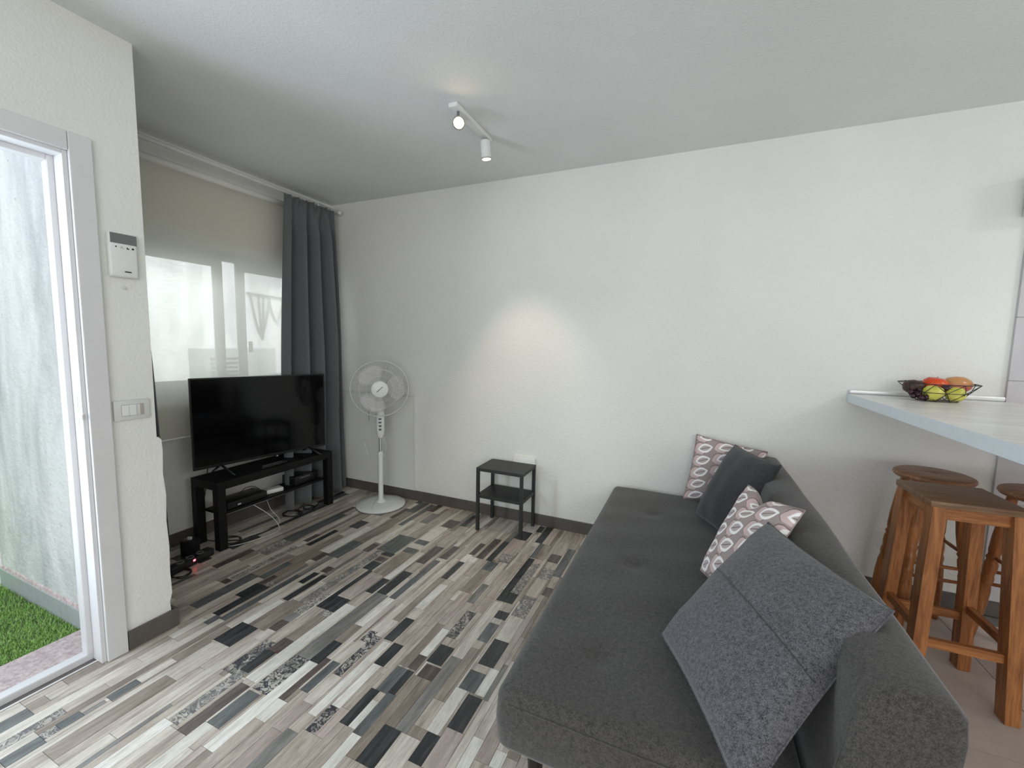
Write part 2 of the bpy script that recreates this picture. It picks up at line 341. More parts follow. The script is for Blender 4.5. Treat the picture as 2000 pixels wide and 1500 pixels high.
# slab below everything + kitchen floor tiles
fl = struct('floor', B(-0.2, 6.6, -5.4, 0.2, -0.12, -0.012), M_GROUT)
EXPL = [(1.58,1.61,-2.06,-1.65,"W"), (1.42,1.48,-1.82,-1.3,"W"), (1.77,1.81,-1.83,-1.43,"W"), (1.49,1.57,-1.84,-1.65,"P"), (1.49,1.55,-2,-1.85,"S"), (1.43,1.48,-2.06,-1.84,"B"), (1.38,1.39,-2.05,-1.8,"Q"), (1.36,1.41,-1.81,-1.68,"D"), (1.36,1.42,-1.69,-1.6,"B"), (1.3,1.36,-1.83,-1.64,"P"), (1.62,1.64,-1.83,-1.61,"B"), (1.67,1.69,-1.77,-1.61,"S"), (1.58,1.61,-1.65,-1.52,"D"), (1.82,1.86,-1.88,-1.77,"P"), (2.05,2.12,-1.89,-1.75,"D"), (2.25,2.31,-1.67,-1.52,"D"), (1.9,1.94,-1.81,-1.65,"D"), (1.93,1.96,-1.65,-1.52,"S"), (1.96,2,-1.64,-1.52,"D"), (1.82,1.87,-1.55,-1.42,"D"), (1.71,1.75,-1.66,-1.42,"P"), (2.21,2.28,-1.37,-1.21,"D"), (2.05,2.09,-1.75,-1.53,"T"), (2.01,2.08,-1.45,-1.34,"D"), (2.19,2.24,-1.71,-1.51,"W"), (1.96,2,-1.51,-1.43,"B"), (2.02,2.09,-1.53,-1.46,"B"), (2.1,2.13,-1.76,-1.38,"G"), (2.14,2.18,-1.59,-1.3,"T"), (2.2,2.27,-1.51,-1.41,"S"), (2.31,2.31,-1.52,-1.33,"G"), (2.44,2.48,-1.73,-1.67,"W"), (2.25,2.32,-1.82,-1.67,"K"), (1.92,1.95,-1.64,-1.61,"D"), (0.91,0.94,-1.63,-1.37,"D"), (0.85,0.91,-1.49,-1.37,"D"), (1.09,1.15,-1.74,-1.61,"D"), (0.66,0.71,-1.45,-1.41,"B"), (0.73,0.79,-1.32,-1.08,"T"), (0.46,0.51,-1.37,-1.14,"B"), (0.52,0.61,-1.15,-0.96,"Q"), (0.33,0.37,-1.19,-1,"D"), (0.93,0.94,-1.33,-1.12,"G"), (0.86,0.9,-1.37,-1.28,"B"), (1.04,1.08,-1.27,-1.16,"D"), (1.1,1.14,-1.41,-1.16,"D"), (1.24,1.29,-1.59,-1.52,"B"), (1.24,1.29,-1.52,-1.46,"G"), (1.15,1.24,-1.61,-1.39,"T"), (0.9,0.92,-1.81,-1.67,"W"), (1.1,1.12,-1.61,-1.42,"W"), (0.15,0.24,-1.42,-1.36,"D"), (0.29,0.37,-1.38,-1.31,"D"), (1.49,1.55,-1.16,-0.93,"D"), (1.33,1.42,-1.38,-1.27,"D"), (0.95,1.04,-0.99,-0.77,"S"), (1.06,1.11,-1.14,-1.08,"B"), (1.11,1.11,-1.11,-0.85,"G"), (1.11,1.14,-0.85,-0.75,"B"), (0.91,0.94,-1.07,-0.97,"B"), (1.17,1.31,-0.8,-0.57,"S"), (1.25,1.32,-1.01,-0.92,"D"), (1.25,1.32,-0.91,-0.86,"B"), (1.24,1.32,-0.84,-0.8,"D"), (1.33,1.42,-0.75,-0.69,"S"), (1.33,1.42,-0.63,-0.57,"S"), (1.49,1.55,-0.82,-0.6,"B"), (1.34,1.42,-1.26,-1.02,"K"), (1.06,1.14,-1.06,-0.64,"W"), (1.44,1.48,-1.04,-0.71,"W"), (1.77,1.78,-1.18,-0.95,"W"), (1.58,1.62,-1.4,-1.17,"W"), (1.77,1.8,-1.42,-1.26,"D"), (1.67,1.73,-1.47,-1.4,"P"), (1.88,1.95,-0.96,-0.72,"T"), (2.09,2.13,-0.72,-0.48,"D"), (2.01,2.04,-1.29,-1.09,"P"), (1.81,1.82,-0.62,-0.34,"B"), (1.86,1.9,-0.62,-0.35,"D"), (1.74,1.76,-0.6,-0.44,"B"), (2.03,2.08,-1.08,-0.95,"K"), (2.14,2.2,-1.08,-1.02,"D"), (2.13,2.18,-0.95,-0.86,"D"), (2.14,2.19,-1.25,-1.12,"S"), (2.2,2.27,-0.47,-0.37,"B"), (2.29,2.33,-0.81,-0.73,"B"), (2.28,2.33,-0.61,-0.26,"S"), (1.74,1.74,-0.9,-0.7,"D"), (1.61,1.62,-0.72,-0.55,"B"), (1.92,2,-0.6,-0.5,"Q"), (2.12,2.18,-0.47,-0.27,"T"), (1.1,1.14,-0.73,-0.35,"W"), (0.88,0.94,-0.99,-0.57,"W"), (0.77,0.85,-0.63,-0.51,"D"), (0.53,0.55,-0.48,-0.34,"B"), (0.92,0.96,-0.38,-0.18,"B"), (0.96,1.04,-0.23,-0.02,"S"), (1.11,1.16,-0.15,-0,"B"), (0.74,0.74,-0.95,-0.71,"D"), (0.66,0.7,-0.92,-0.81,"B"), (1.48,1.5,-0.27,-0.06,"D"), (1.9,1.99,-0.28,-0.15,"D"), (2.06,2.09,-0.27,-0.01,"D"), (2,2.04,-0.12,-0.02,"D"), (1.61,1.61,-0.24,-0.04,"W"), (1.35,1.44,-0.34,-0.21,"B"), (0.82,0.83,-2.12,-2.01,"T"), (0.86,0.87,-2.23,-2.18,"T"), (1.06,1.08,-2.09,-2,"S"), (1.06,1.06,-2.16,-2.1,"G"), (1.06,1.06,-2.22,-2.16,"S"), (1.05,1.07,-2.26,-2.22,"Q"), (1.07,1.08,-2.35,-2.26,"S"), (1.29,1.29,-2.27,-2.01,"G")]
# ---- wood-look patchwork floor: every printed board piece is a plank of its own
CELL = 0.01
FX0, FX1, FY0, FY1 = 0.0, 3.25, -3.6, 0.0
NX = int(round((FX1-FX0)/CELL)); NY = int(round((FY1-FY0)/CELL))
occ = [bytearray(NX) for _ in range(NY)]
def blocked(x, y): # under the pillar/outside
    X = FX0+(x+0.5)*CELL; Y = FY0+(y+0.5)*CELL
    return X < 0.80 and Y < -1.76
for y in range(NY):
    for x in range(NX):
        if blocked(x, y): occ[y][x] = 1
rects = []
def free(x0, x1, y0, y1):
    for y in range(y0, y1):
        if any(occ[y][x0:x1]): return False
    return True
def fill(x0, x1, y0, y1, c):
    for y in range(y0, y1):
        for x in range(x0, x1): occ[y][x] = 1
    rects.append((x0, x1, y0, y1, c))
for x0, x1, y0, y1, c in EXPL:
    if x1-x0 < 0.035:
        if c in 'G' and x1-x0 < 0.01: x1 = x0+0.02
        else: m_ = (x0+x1)/2; x0 = m_-0.022; x1 = m_+0.022
    a = [int(round((x0-FX0)/CELL)), int(round((x1-FX0)/CELL)), int(round((y0-FY0)/CELL)), int(round((y1-FY0)/CELL))]
    a[1] = min(a[1], NX); a[3] = min(a[3], NY)
    best = None
    for tl in range(0, 3):
        for tr in range(0, 3):
            for tb in range(0, 6):
                for tt in range(0, 6):
                    r = (a[0]+tl, a[1]-tr, a[2]+tb, a[3]-tt)
                    if r[1]-r[0] < 2 or r[3]-r[2] < 3: continue
                    A_ = (r[1]-r[0])*(r[3]-r[2])
                    if best and A_ <= best[0]: continue
                    if free(*r): best = (A_, r)
    if best: fill(*best[1], c)
cols = sorted(set([int(round((e-FX0)/CELL)) for e in [0.095+0.191*k for k in range(-1, 18)] if FX0 < e < FX1] + [0, NX]))
rf = random.Random(11)
bag = 'LLLLLLNNNNNNLLNNTTKWWQG' + 'DS'
for ci in range(len(cols)-1):
    cx0, cx1 = cols[ci], cols[ci+1]
    for y in range(NY):
        x = cx0
        while x < cx1:
            if occ[y][x]: x += 1; continue
            run = 1
            while x+run < cx1 and not occ[y][x+run] and run < 20: run += 1
            wdt = rf.choice((4, 5, 6, 6, 7, 9)); wdt = min(wdt, run)
            if run-wdt < 3: wdt = run if run <= 10 else run//2
            L = rf.choice((12, 18, 22, 28, 34, 42, 50, 60)); h = 0
            while h < L and y+h < NY and not any(occ[y+h][x:x+wdt]): h += 1
            c = rf.choice(bag)
            if h < 4 or wdt < 3: c = rf.choice('LNNT')
            fill(x, x+wdt, y, y+h, c); x += wdt
ucube = bpy.data.meshes.new('plank')
_b = B(-0.5, 0.5, -0.5, 0.5, -0.5, 0.5); _b.to_mesh(ucube); _b.free()
meshes = {}
for k, m_ in PM.items():
    me = ucube.copy(); me.name = 'plank_'+k; me.materials.append(m_); meshes[k] = me
def vis(r):
    X = FX0+(r[0]+r[1])/2*CELL; Y = FY0+(r[2]+r[3])/2*CELL
    if X > 2.75 or Y < -2.55 + (0.0 if X < 1.6 else (X-1.6)*1.0): return 0
    d = math.hypot(X-2.96, Y+2.80)
    return (r[1]-r[0])*(r[3]-r[2])/d**3
rects.sort(key=vis, reverse=True)
stuff = bmesh.new(); stuff_ix = []; used = list(PM)
for i, (x0, x1, y0, y1, c) in enumerate(rects):
    gx = 0.0006; zt = -0.0008*rf.random()
    X0, X1, Y0, Y1 = FX0+x0*CELL+gx, FX0+x1*CELL-gx, FY0+y0*CELL+gx, FY0+y1*CELL-gx
    if i < 300:
        o = bpy.data.objects.new('plank', meshes[c]); C.objects.link(o); o.parent = fl
        o.location = ((X0+X1)/2, (Y0+Y1)/2, zt-0.005); o.scale = (X1-X0, Y1-Y0, 0.010)
    else:
        nf = len(stuff.faces); box(stuff, X0, X1, Y0, Y1, zt-0.010, zt)
        stuff.faces.ensure_lookup_table()
        for f in stuff.faces[nf:]: f.material_index = used.index(c)
so = obj('planks', stuff, None, fl); so['kind'] = 'stuff'
for k in used: so.data.materials.append(PM[k])
# kitchen floor: large beige tiles
gt = obj('grout_bed', B(3.252, 6.4, -5.2, 0, -0.012, -0.004), M_GROUT, fl)
tm = ucube.copy(); tm.name = 'floor_tile'; tm.materials.append(M_FTILE)
k = 0
for ix in range(4):
    for iy in range(5):
        x0 = 3.253+ix*0.45; y0 = -0.555+0.0-0.45*(iy-1)-0.0
        y0 = -1.006+0.45*(1-iy)+0.0; y1 = min(y0+0.45, -0.013); x1 = min(x0+0.45, 6.4)
        if y1-y0 < 0.05: continue
        o = bpy.data.objects.new('floor_tile', tm); C.objects.link(o); o.parent = fl
        o.location = ((x0+x1)/2, (y0+y1)/2, -0.004); o.scale = (x1-x0-0.003, y1-y0-0.003, 0.008)
obj('floor_tiles', B(5.056, 6.4, -5.2, -0.013, -0.004, 0.0), M_FTILE, fl)
# wall tiles right of x = 4.35
wtm = ucube.copy(); wtm.name = 'wall_tile'; wtm.materials.append(M_WTILE)
obj('grout_bed', B(4.354, 5.56, -0.010, 0.0, 0.08, H), M_GROUTL, wall_back)
for ix in range(2):
    for iz in range(9):
        z0 = -0.016+iz*0.3015; z1 = min(z0+0.3015, H); z0 = max(z0, 0.082)
        o = bpy.data.objects.new('wall_tile', wtm); C.objects.link(o); o.parent = wall_back
        o.location = (4.350+0.30+ix*0.603, -0.008, (z0+z1)/2); o.scale = (0.600, 0.015, z1-z0-0.003)
# baseboards
def bb(name, *a): return struct(name, B(*a, bev=0.002, seg=1), M_BASEB)
bb('baseboard_back', 0.012, 5.56, -0.012, 0.0, 0.0, 0.082)
bb('baseboard_window', 0.0, 0.012, -1.76, -0.012, 0.0, 0.082)
bb('baseboard_pillar', 0.838, 0.850, -1.929, -1.742, 0.0, 0.082)
bm = B(0.30, 0.838, -1.757, -1.745, 0.0, 0.082); o = obj('baseboard_return', bm, M_BASEB, bpy.data.objects['baseboard_pillar'])
# white board low on the back wall behind the fan
pn = thing('wall_panel', 'low white painted board on the wall behind the white fan', 'wall panel', (0, 0, 0))
obj('board', B(0.002, 0.872, -0.010, 0.0, 0.083, 0.872), M_SMOOTH, pn)
bm = bmesh.new(); box(bm, 0.002, 0.885, -0.015, 0.0, 0.872, 0.884, 0.002, 1); box(bm, 0.872, 0.885, -0.015, 0.0, 0.083, 0.872, 0.002, 1)
obj('edge_strip', bm, M_WHITE, pn)

# ------------------------------------------------------------------ door opening
d1 = bpy.data.objects.new('door_1', None); C.objects.link(d1); d1['kind'] = 'structure'; d1.location = (0.80, -2.45, 0)
def dp(name, bm, m):
    o = obj(name, bm, m, d1); o.matrix_parent_inverse = Matrix.Translation((-0.80, 2.45, 0)); return o
dp('side_casing', B(0.834, 0.851, -1.999, -1.932, 0, 2.052, bev=0.003), M_WHITE)
dp('side_casing', B(0.834, 0.851, -2.967, -2.900, 0, 2.052, bev=0.003), M_WHITE)
dp('head_casing', B(0.834, 0.850, -2.899, -2.000, 1.985, 2.052, bev=0.003), M_WHITE)
dp('side_jamb', B(0.74, 0.838, -2.014, -1.999, 0, 1.985, bev=0.002), M_WHITE)
dp('side_jamb', B(0.74, 0.838, -2.900, -2.886, 0, 1.985, bev=0.002), M_WHITE)
dp('head_jamb', B(0.74, 0.838, -2.886, -2.014, 1.970, 1.986, bev=0.002), M_WHITE)
bm = bmesh.new(); box(bm, 0.735, 0.775, -2.034, -2.012, 0.028, 1.972, 0.003, 1); box(bm, 0.70, 0.735, -2.020, -2.000, 0.0, 1.972, 0.002, 1)
dp('door_stop', bm, M_WHITE)
dp('head_stop', B(0.735, 0.775, -2.886, -2.034, 1.950, 1.972, bev=0.003), M_WHITE)
bm = bmesh.new(); box(bm, 0.805, 0.812, -2.0165, -2.013, 1.03, 1.09); box(bm, 0.805, 0.812, -2.0165, -2.013, 0.96, 1.00)
dp('strike_plate', bm, M_ALU)
dp('strike_lip', B(0.815, 0.845, -2.018, -2.012, 1.00, 1.02, bev=0.001), M_WHITE)
bm = bmesh.new(); box(bm, 0.728, 0.772, -2.890, -2.012, -0.01, 0.030, 0.004)
dp('threshold', bm, M_WHITE)
dp('floor_strip', B(0.796, 0.803, -2.890, -2.012, 0.0, 0.004, bev=0.001), M_ALU)
dp('sill_strip', B(0.772, 0.796, -2.890, -2.012, 0.0, 0.003), M_BASEB)
struct('trim_1', B(0.505, 0.728, -3.2, -1.945, -0.05, 0.006), M_STONE)

# ------------------------------------------------------------------ patio outside
struct('patio_floor', B(-1.75, 0.70, -6, 2.6, -0.2, -0.045), M_GROUTL)
pw = struct('patio_wall', B(-0.35, 0.70, -1.938, -1.90, -0.05, 3.0), M_PATIO)
obj('wall_end', B(-0.35, -0.20, -1.90, -1.72, -0.05, 3.0), M_PATIO, pw)
struct('patio_outer_wall', B(-1.95, -1.75, -6, 2.6, -0.2, 2.7), M_PATIO)
for k in range(4):
    a = -0.35+0.33*k; obj('skirting_tile', B(a+0.001, min(a+0.328, 0.70), -1.948, -1.938, -0.03, 0.085, bev=0.001, seg=1), M_STILE, pw)
rg = random.Random(3); vs = []; fs = []
for k in range(60):
    x = -0.35+1.05*k/59; h = 0.092+0.012*rg.random(); dd = 0.004+0.006*rg.random()
    vs += [(x, -1.938-dd, 0.084), (x, -1.938-dd*0.6, h), (x, -1.937, h+0.006)]
for k in range(59):
    a = 3*k; fs += [(a, a+3, a+4, a+1), (a+1, a+4, a+5, a+2)]
obj('broken_plaster_edge', (vs, fs), M_STONE, pw)
tt = NT('artificial_turf'); rr = tt.noise(tt.pos(), 90, 3); tt.fin(tt.ramp(rr, [(0.3, srgb(110, 152, 72)), (0.55, srgb(158, 200, 108)), (0.75, srgb(206, 232, 156))]), 0.7)
vs = []; fs = []
def blade(x, y, h, a, lean):
    i = len(vs); wx = 0.0016*math.cos(a); wy = 0.0016*math.sin(a); lx = lean*math.sin(a); ly = -lean*math.cos(a)
    vs.extend([(x-wx, y-wy, -0.022), (x+wx, y+wy, -0.022), (x+lx*0.5+wx*.8, y+ly*0.5+wy*.8, -0.022+h*0.7), (x+lx*0.5-wx*.8, y+ly*0.5-wy*.8, -0.022+h*0.7), (x+lx, y+ly, -0.022+h)])
    fs.extend([(i, i+1, i+2, i+3), (i+3, i+2, i+4)])
for k in range(52000):
    x = 0.505-1.35*rg.random()**1.25; y = -1.95-0.95*rg.random()
    blade(x, y, 0.018+0.014*rg.random(), rg.random()*PI*2, 0.008+0.012*rg.random())
tf = obj('turf', (vs, fs), tt.m); tag(tf, 'bright green artificial grass outside the open door', 'grass', kind='stuff')
tb = obj('turf_base', B(-1.74, 0.505, -3.4, -1.949, -0.045, -0.020), tt.m, tf)
# things on the patio seen through the blind: air conditioner and hanging cables on the outer wall
ac = thing('air_conditioner', 'pale air conditioner box outside the window, seen through the blind', 'air conditioner', (-1.75, 0.17, 0.78))
def par(o, t): o.matrix_parent_inverse = Matrix.Translation(-t.location); return o
M_ACG = plain('air_conditioner_grey', (0.42, 0.44, 0.45), 0.5)
par(obj('casing', B(-1.75, -1.50, -0.22, 0.56, 0.80, 1.22, bev=0.01), M_ACG, ac), ac)
bm = bmesh.new()
for k in range(6): box(bm, -1.499, -1.492, -0.16, 0.16, 0.88+k*0.045, 0.895+k*0.045)
par(obj('grille', bm, M_GREYP, ac), ac)
par(obj('bracket', B(-1.75, -1.55, -0.1, -0.07, 0.72, 0.80), M_GREYP, ac), ac); par(obj('bracket', B(-1.75, -1.55, 0.41, 0.44, 0.72, 0.80), M_GREYP, ac), ac)
bm = bmesh.new()
tube(bm, [(-1.735, 0.40, 1.84), (-1.735, 0.9, 1.82)], 0.010, 6)
for (y0, y1, dz) in ((0.44, 0.68, 0.45), (0.60, 0.54, 0.52), (0.66, 0.86, 0.30)):
    tube(bm, [(-1.73, y0+(y1-y0)*t/10, 1.83-dz*math.sin(PI*t/10)*(1 if dz < 0.4 else 1.0)) for t in range(11)], 0.009, 6)
cb = obj('wall_cable', bm, M_GREYP); tag(cb, 'grey cables looping on the patio wall outside the window', 'cable')

# ------------------------------------------------------------------ window
w1 = bpy.data.objects.new('window_1', None); C.objects.link(w1); w1['kind'] = 'structure'
fx0, fx1 = -0.15, -0.09
M_WF = plain('window_frame_white', (0.60, 0.64, 0.68), 0.4)
bm = bmesh.new(); box(bm, fx0, fx1, WY0, WY1, WZ0, WZ0+0.045, 0.003, 1); box(bm, fx0, fx1, WY0, WY1, WZ1-0.045, WZ1, 0.003, 1)
box(bm, fx0, fx1, WY0, WY0+0.04, WZ0+0.045, WZ1-0.045, 0.003, 1); box(bm, fx0, fx1, WY1-0.04, WY1, WZ0+0.045, WZ1-0.045, 0.003, 1)
obj('frame', bm, M_WF, w1)
def sash(y0, y1, x0):
    bm = bmesh.new(); wd = 0.06; z0 = WZ0+0.046; z1 = WZ1-0.046
    box(bm, x0, x0+0.028, y0, y0+wd, z0, z1, 0.003, 1); box(bm, x0, x0+0.028, y1-wd, y1, z0, z1, 0.003, 1)
    box(bm, x0, x0+0.028, y0+wd, y1-wd, z0, z0+0.05, 0.003, 1); box(bm, x0, x0+0.028, y0+wd, y1-wd, z1-0.05, z1, 0.003, 1)
    s = obj('sash', bm, M_WF, w1); return s
tg = NT('window_glass'); gl = tg.node('ShaderNodeBsdfGlossy'); gl.inputs['Roughness'].default_value = 0.02
tr = tg.node('ShaderNodeBsdfTransparent'); fr = tg.node('ShaderNodeFresnel'); fr.inputs[0].default_value = 1.3; ms = tg.node('ShaderNodeMixShader')
tg.l.new(fr.outputs[0], ms.inputs[0]); tg.l.new(tr.outputs[0], ms.inputs[1]); tg.l.new(gl.outputs[0], ms.inputs[2]); tg.l.new(ms.outputs[0], tg.out.inputs[0])
s1_ = sash(-1.58, -0.888, -0.118); s2_ = sash(-0.772, -0.13, -0.146)
obj('mullion', B(-0.148, -0.120, -0.955, -0.712, WZ0+0.046, WZ1-0.046), M_WF, w1) if False else None
obj('pane', B(-0.106, -0.102, -1.52, -0.948, WZ0+0.096, WZ1-0.096), tg.m, s1_)
obj('pane', B(-0.134, -0.130, -0.712, -0.19, WZ0+0.096, WZ1-0.096), tg.m, s2_)
obj('pane', B(-0.134, -0.130, -0.888, -0.772, WZ0+0.046, WZ1-0.046), tg.m, w1)
obj('handle', B(-0.090, -0.070, -0.725, -0.700, 1.22, 1.30, bev=0.006), M_WHITEP, s2_)
obj('sill_board', B(-0.09, 0.0, WY0, WY1, WZ0, WZ0+0.004), M_WHITE, w1)
# ------------------------------------------------------------------ roller blind, rod, curtains
def blind_mat():
    t = NT('sheer_blind'); n = t.noise(t.pos(), 300, 2)
    t.fin((0.86, 0.85, 0.76), 0.9, 0, 0.1)
    tl = t.node('ShaderNodeBsdfTranslucent'); tl.inputs[0].default_value = (0.92, 0.91, 0.84, 1)
    tr = t.node('ShaderNodeBsdfTransparent'); a = t.node('ShaderNodeMixShader'); b = t.node('ShaderNodeMixShader')
    a.inputs[0].default_value = 0.65; t.l.new(t.b.outputs[0], a.inputs[1]); t.l.new(tl.outputs[0], a.inputs[2])
    b.inputs[0].default_value = 0.27; t.l.new(a.outputs[0], b.inputs[1]); t.l.new(tr.outputs[0], b.inputs[2])
    t.l.new(b.outputs[0], t.out.inputs[0]); return t.m
rb = thing('roller_blind', 'sheer off-white roller blind lowered over the window behind the television', 'blind', (0.06, -0.85, 0.69))
def rel(o, t): o.matrix_parent_inverse = Matrix.Translation(-t.location); return o
vs = []; fs = []; ny, nz = 24, 16
for j in range(nz+1):
    for i in range(ny+1):
        z = 0.70+(2.32-0.70)*j/nz; y = -1.66+1.34*i/ny
        vs.append((0.058+0.004*math.sin(i*0.9)*(1-j/nz), y, z))
for j in range(nz):
    for i in range(ny): a = j*(ny+1)+i; fs.append((a, a+1, a+ny+2, a+ny+1))
rel(obj('blind_fabric', (vs, fs), blind_mat(), rb, smooth=True), rb)
bm = tube(bmesh.new(), [(0.058, -1.66, 0.697), (0.058, -0.32, 0.697)], 0.008, 8); rel(obj('bottom_bar', bm, M_WALL, rb), rb)
bm = tube(bmesh.new(), [(0.05, -1.70, 2.335), (0.05, -0.10, 2.335)], 0.022, 14); rel(obj('roller', bm, M_WALL, rb, smooth=True), rb)
rd = thing('curtain_rod', 'thin white curtain rod close under the ceiling above the window', 'curtain rod', (0.14, -0.9, 2.40))
bm = tube(bmesh.new(), [(0.14, -1.76, 2.405), (0.14, -0.06, 2.395)], 0.0125, 12); rel(obj('pole', bm, M_WHITE, rd, smooth=True), rd)
bm = lathe(bmesh.new(), [(0.0, -0.03), (0.014, -0.025), (0.018, 0), (0.014, 0.02), (0, 0.028)], 14, (0.14, -0.045, 2.394), Matrix.Rotation(PI/2, 3, 'X')); rel(obj('finial', bm, M_WHITE, rd, smooth=True), rd)
for y in (-1.45, -0.10):
    bm = bmesh.new(); box(bm, 0.0, 0.14, y-0.006, y+0.006, 2.405, 2.42); rel(obj('bracket', bm, M_WHITE, rd), rd)
def curtain(name, label, t0, t1, b0, b1, ztop, zbot, folds, seed, x0=0.14):
    rg = random.Random(seed); t = thing(name, label, 'curtain', (x0, (b0+b1)/2, zbot))
    ph = [rg.random()*0.9 for _ in range(folds+1)]; am = [0.7+0.6*rg.random() for _ in range(folds+1)]
    NU, NV = folds*16, 48; vs = []; fs = []
    for j in range(NV+1):
        v = j/NV; z = ztop+(zbot-ztop)*v
        e = 1-(1-v)**2.2; ya = t0+(b0-t0)*e; yb = t1+(b1-t1)*e
        flare = 0.034+0.030*min(1, v*2.2)
        for i in range(NU+1):
            u = i/NU; f = u*folds; k = min(int(f), folds)
            s = math.sin(2*PI*f+ph[k % len(ph)]*v)
            # pinch pleats at the header: narrow ridges
            hd = math.exp(-(((f*1.75) % 1)-0.5)**2/0.008)*0.040 if v < 0.10 else 0
            blend = max(0, 1-v/0.10)
            x = x0+(1-blend)*flare*am[k]*s+blend*(hd-0.005)+0.010*math.sin(9*v+u*5)*v
            y = ya+(yb-ya)*(u+0.010*math.sin(4*PI*f)*v)
            zz = z-0.012*blend*math.sin(PI*(f % 1))*0.8
            vs.append((x, y, zz))
    for j in range(NV):
        for i in range(NU): a = j*(NU+1)+i; fs.append((a, a+1, a+NU+2, a+NU+1))
    o = obj('curtain_cloth', (vs, fs), M_CURT, t, smooth=True); rel(o, t)
    md = o.modifiers.new('s', 'SOLIDIFY'); md.thickness = 0.003
    nh_ = int(folds*1.75)
    for k in range(nh_):
        y = t0+(t1-t0)*(k+0.5)/nh_; bm = tube(bmesh.new(), [(x0+0.012, y, ztop-0.03), (x0+0.004, y, ztop+0.004), (x0, y, ztop+0.016)], 0.002, 5)
        rel(obj('hook', bm, M_WHITEP, t), t)
    return t
curtain('curtain', 'long charcoal grey curtain gathered in the corner right of the window', -0.575, -0.115, -0.665, -0.055, 2.385, 0.025, 4, 4, 0.155)
curtain('curtain', 'edge of a dark curtain gathered behind the pillar left of the window', -1.72, -1.52, -1.74, -1.412, 2.385, 0.05, 4, 9, 0.12)

# ------------------------------------------------------------------ ceiling spotlight
sp = thing('ceiling_spotlight', 'white ceiling bar with two round spotlights, both lit', 'ceiling light', (1.825, -0.77, H))
bm = box(bmesh.new(), 1.795, 1.845, -0.965, -0.575, H-0.022, H, 0.006, 3); rel(smooth_by_angle(obj('ceiling_bar', bm, M_WHITEP, sp)), sp)
def lampmat(name, col, st):
    t = NT(name); t.fin(col, 0.4); t.b.inputs['Emission Color'].default_value = (*col, 1); t.b.inputs['Emission Strength'].default_value = st; return t.m
ML1 = lampmat('lamp_facing_room', (1.0, 0.74, 0.46), 26.0); ML2 = lampmat('lamp_facing_down', (1.0, 0.90, 0.78), 6.0)
def head(c, aim, ml):
    c = Vector(c); a = Vector(aim).normalized(); q = a.to_track_quat('Z', 'Y').to_matrix()
    bm = lathe(bmesh.new(), [(0, -0.046), (0.022, -0.046), (0.0275, -0.040), (0.0275, 0.042), (0.0295, 0.046), (0.0295, 0.052), (0.0245, 0.052), (0.0235, 0.044)], 28, c, q)
    h = rel(smooth_by_angle(obj('spot_head', bm, M_WHITEP, sp)), sp)
    bm = lathe(bmesh.new(), [(0, 0.056), (0.012, 0.054), (0.020, 0.049), (0.0240, 0.043)], 28, c, q)
    rel2 = obj('bulb', bm, ml, h); 
    bm = lathe(bmesh.new(), [(0.0255, 0.053), (0.0305, 0.053), (0.0305, 0.047), (0.0255, 0.047), (0.0255, 0.053)], 28, c, q); obj('rim_ring', bm, M_CHROME, h)
    top = c-a*0.0; bm = tube(bmesh.new(), [(top.x, top.y, H-0.02), (top.x, top.y, c.z+0.02)], 0.007, 10); rel(obj('swivel_joint', bm, M_GREYP, sp), sp)
    return h
cpos = Vector((2.961, -2.801, 1.32)); h1 = Vector((1.822, -0.915, 2.405))
head(h1, Vector((0.50, -0.70, -0.42)), ML1)
h2 = Vector((1.822, -0.615, 2.405)); head(h2, (0.04, 0.14, -1.0), ML2)
def spot(name, p, aim, power, ang, col, r=0.02):
    l = bpy.data.lights.new(name, 'SPOT'); l.energy = power; l.spot_size = math.radians(ang); l.spot_blend = 0.8; l.color = col; l.shadow_soft_size = r
    o = bpy.data.objects.new(name, l); C.objects.link(o); o.location = p; o.rotation_euler = Vector(aim).to_track_quat('-Z', 'Y').to_euler()
spot('spot_beam_down', h2+Vector((0.04, 0.14, -1.0)).normalized()*0.06, (0.04, 0.26, -1.0), 21, 60, (1.0, 0.86, 0.66))
spot('spot_beam_room', h1+Vector((0.50, -0.70, -0.42)).normalized()*0.06, (0.50, -0.70, -0.42), 10, 80, (1.0, 0.82, 0.6))

# ------------------------------------------------------------------ television and bench
tb_ = thing('tv_bench', 'low black bench with square legs and lower shelf under the television', 'tv bench', (0.20, -0.80, 0))
bx0, bx1, by0, by1 = 0.070, 0.335, -1.245, -0.360
rel(obj('bench_top', B(bx0, bx1, by0, by1, 0.385, 0.435, bev=0.0015, seg=1), M_BLACK, tb_), tb_)
for x in (bx0, bx1-0.05):
    for y in (by0, by1-0.05): rel(obj('leg', B(x, x+0.05, y, y+0.05, 0, 0.385, bev=0.001, seg=1), M_BLACK, tb_), tb_)
rel(obj('lower_shelf', B(bx0+0.045, bx1-0.045, by0+0.05, by1-0.05, 0.205, 0.222, bev=0.001, seg=1), M_BLACK, tb_), tb_)
tv = thing('television', 'large black flat screen television standing on the low black bench', 'television', (0.20, -0.82, 0.435), 0)
P0 = Vector((0.150, -1.272, 0.494)); P1 = Vector((0.262, -0.362, 0.476)); up = Vector((0.0, 0.0, 0.578))
u = (P1-P0); wv = u.length; uh = u.normalized(); nh = Vector((uh.y, -uh.x, 0)).normalized()
Rm = Matrix((( uh.x, nh.x, 0), (uh.y, nh.y, 0), (uh.z, 0, 1)))  # columns: along, toward viewer, up
def tvb(x0, x1, y0, y1, z0, z1, bev=0):
    bm = B(x0, x1, y0, y1, z0, z1, bev=bev)
    for v in bm.verts: v.co = P0+uh*v.co.x+nh*v.co.y+Vector((0, 0, v.co.z))
    return bm
hh = 0.578
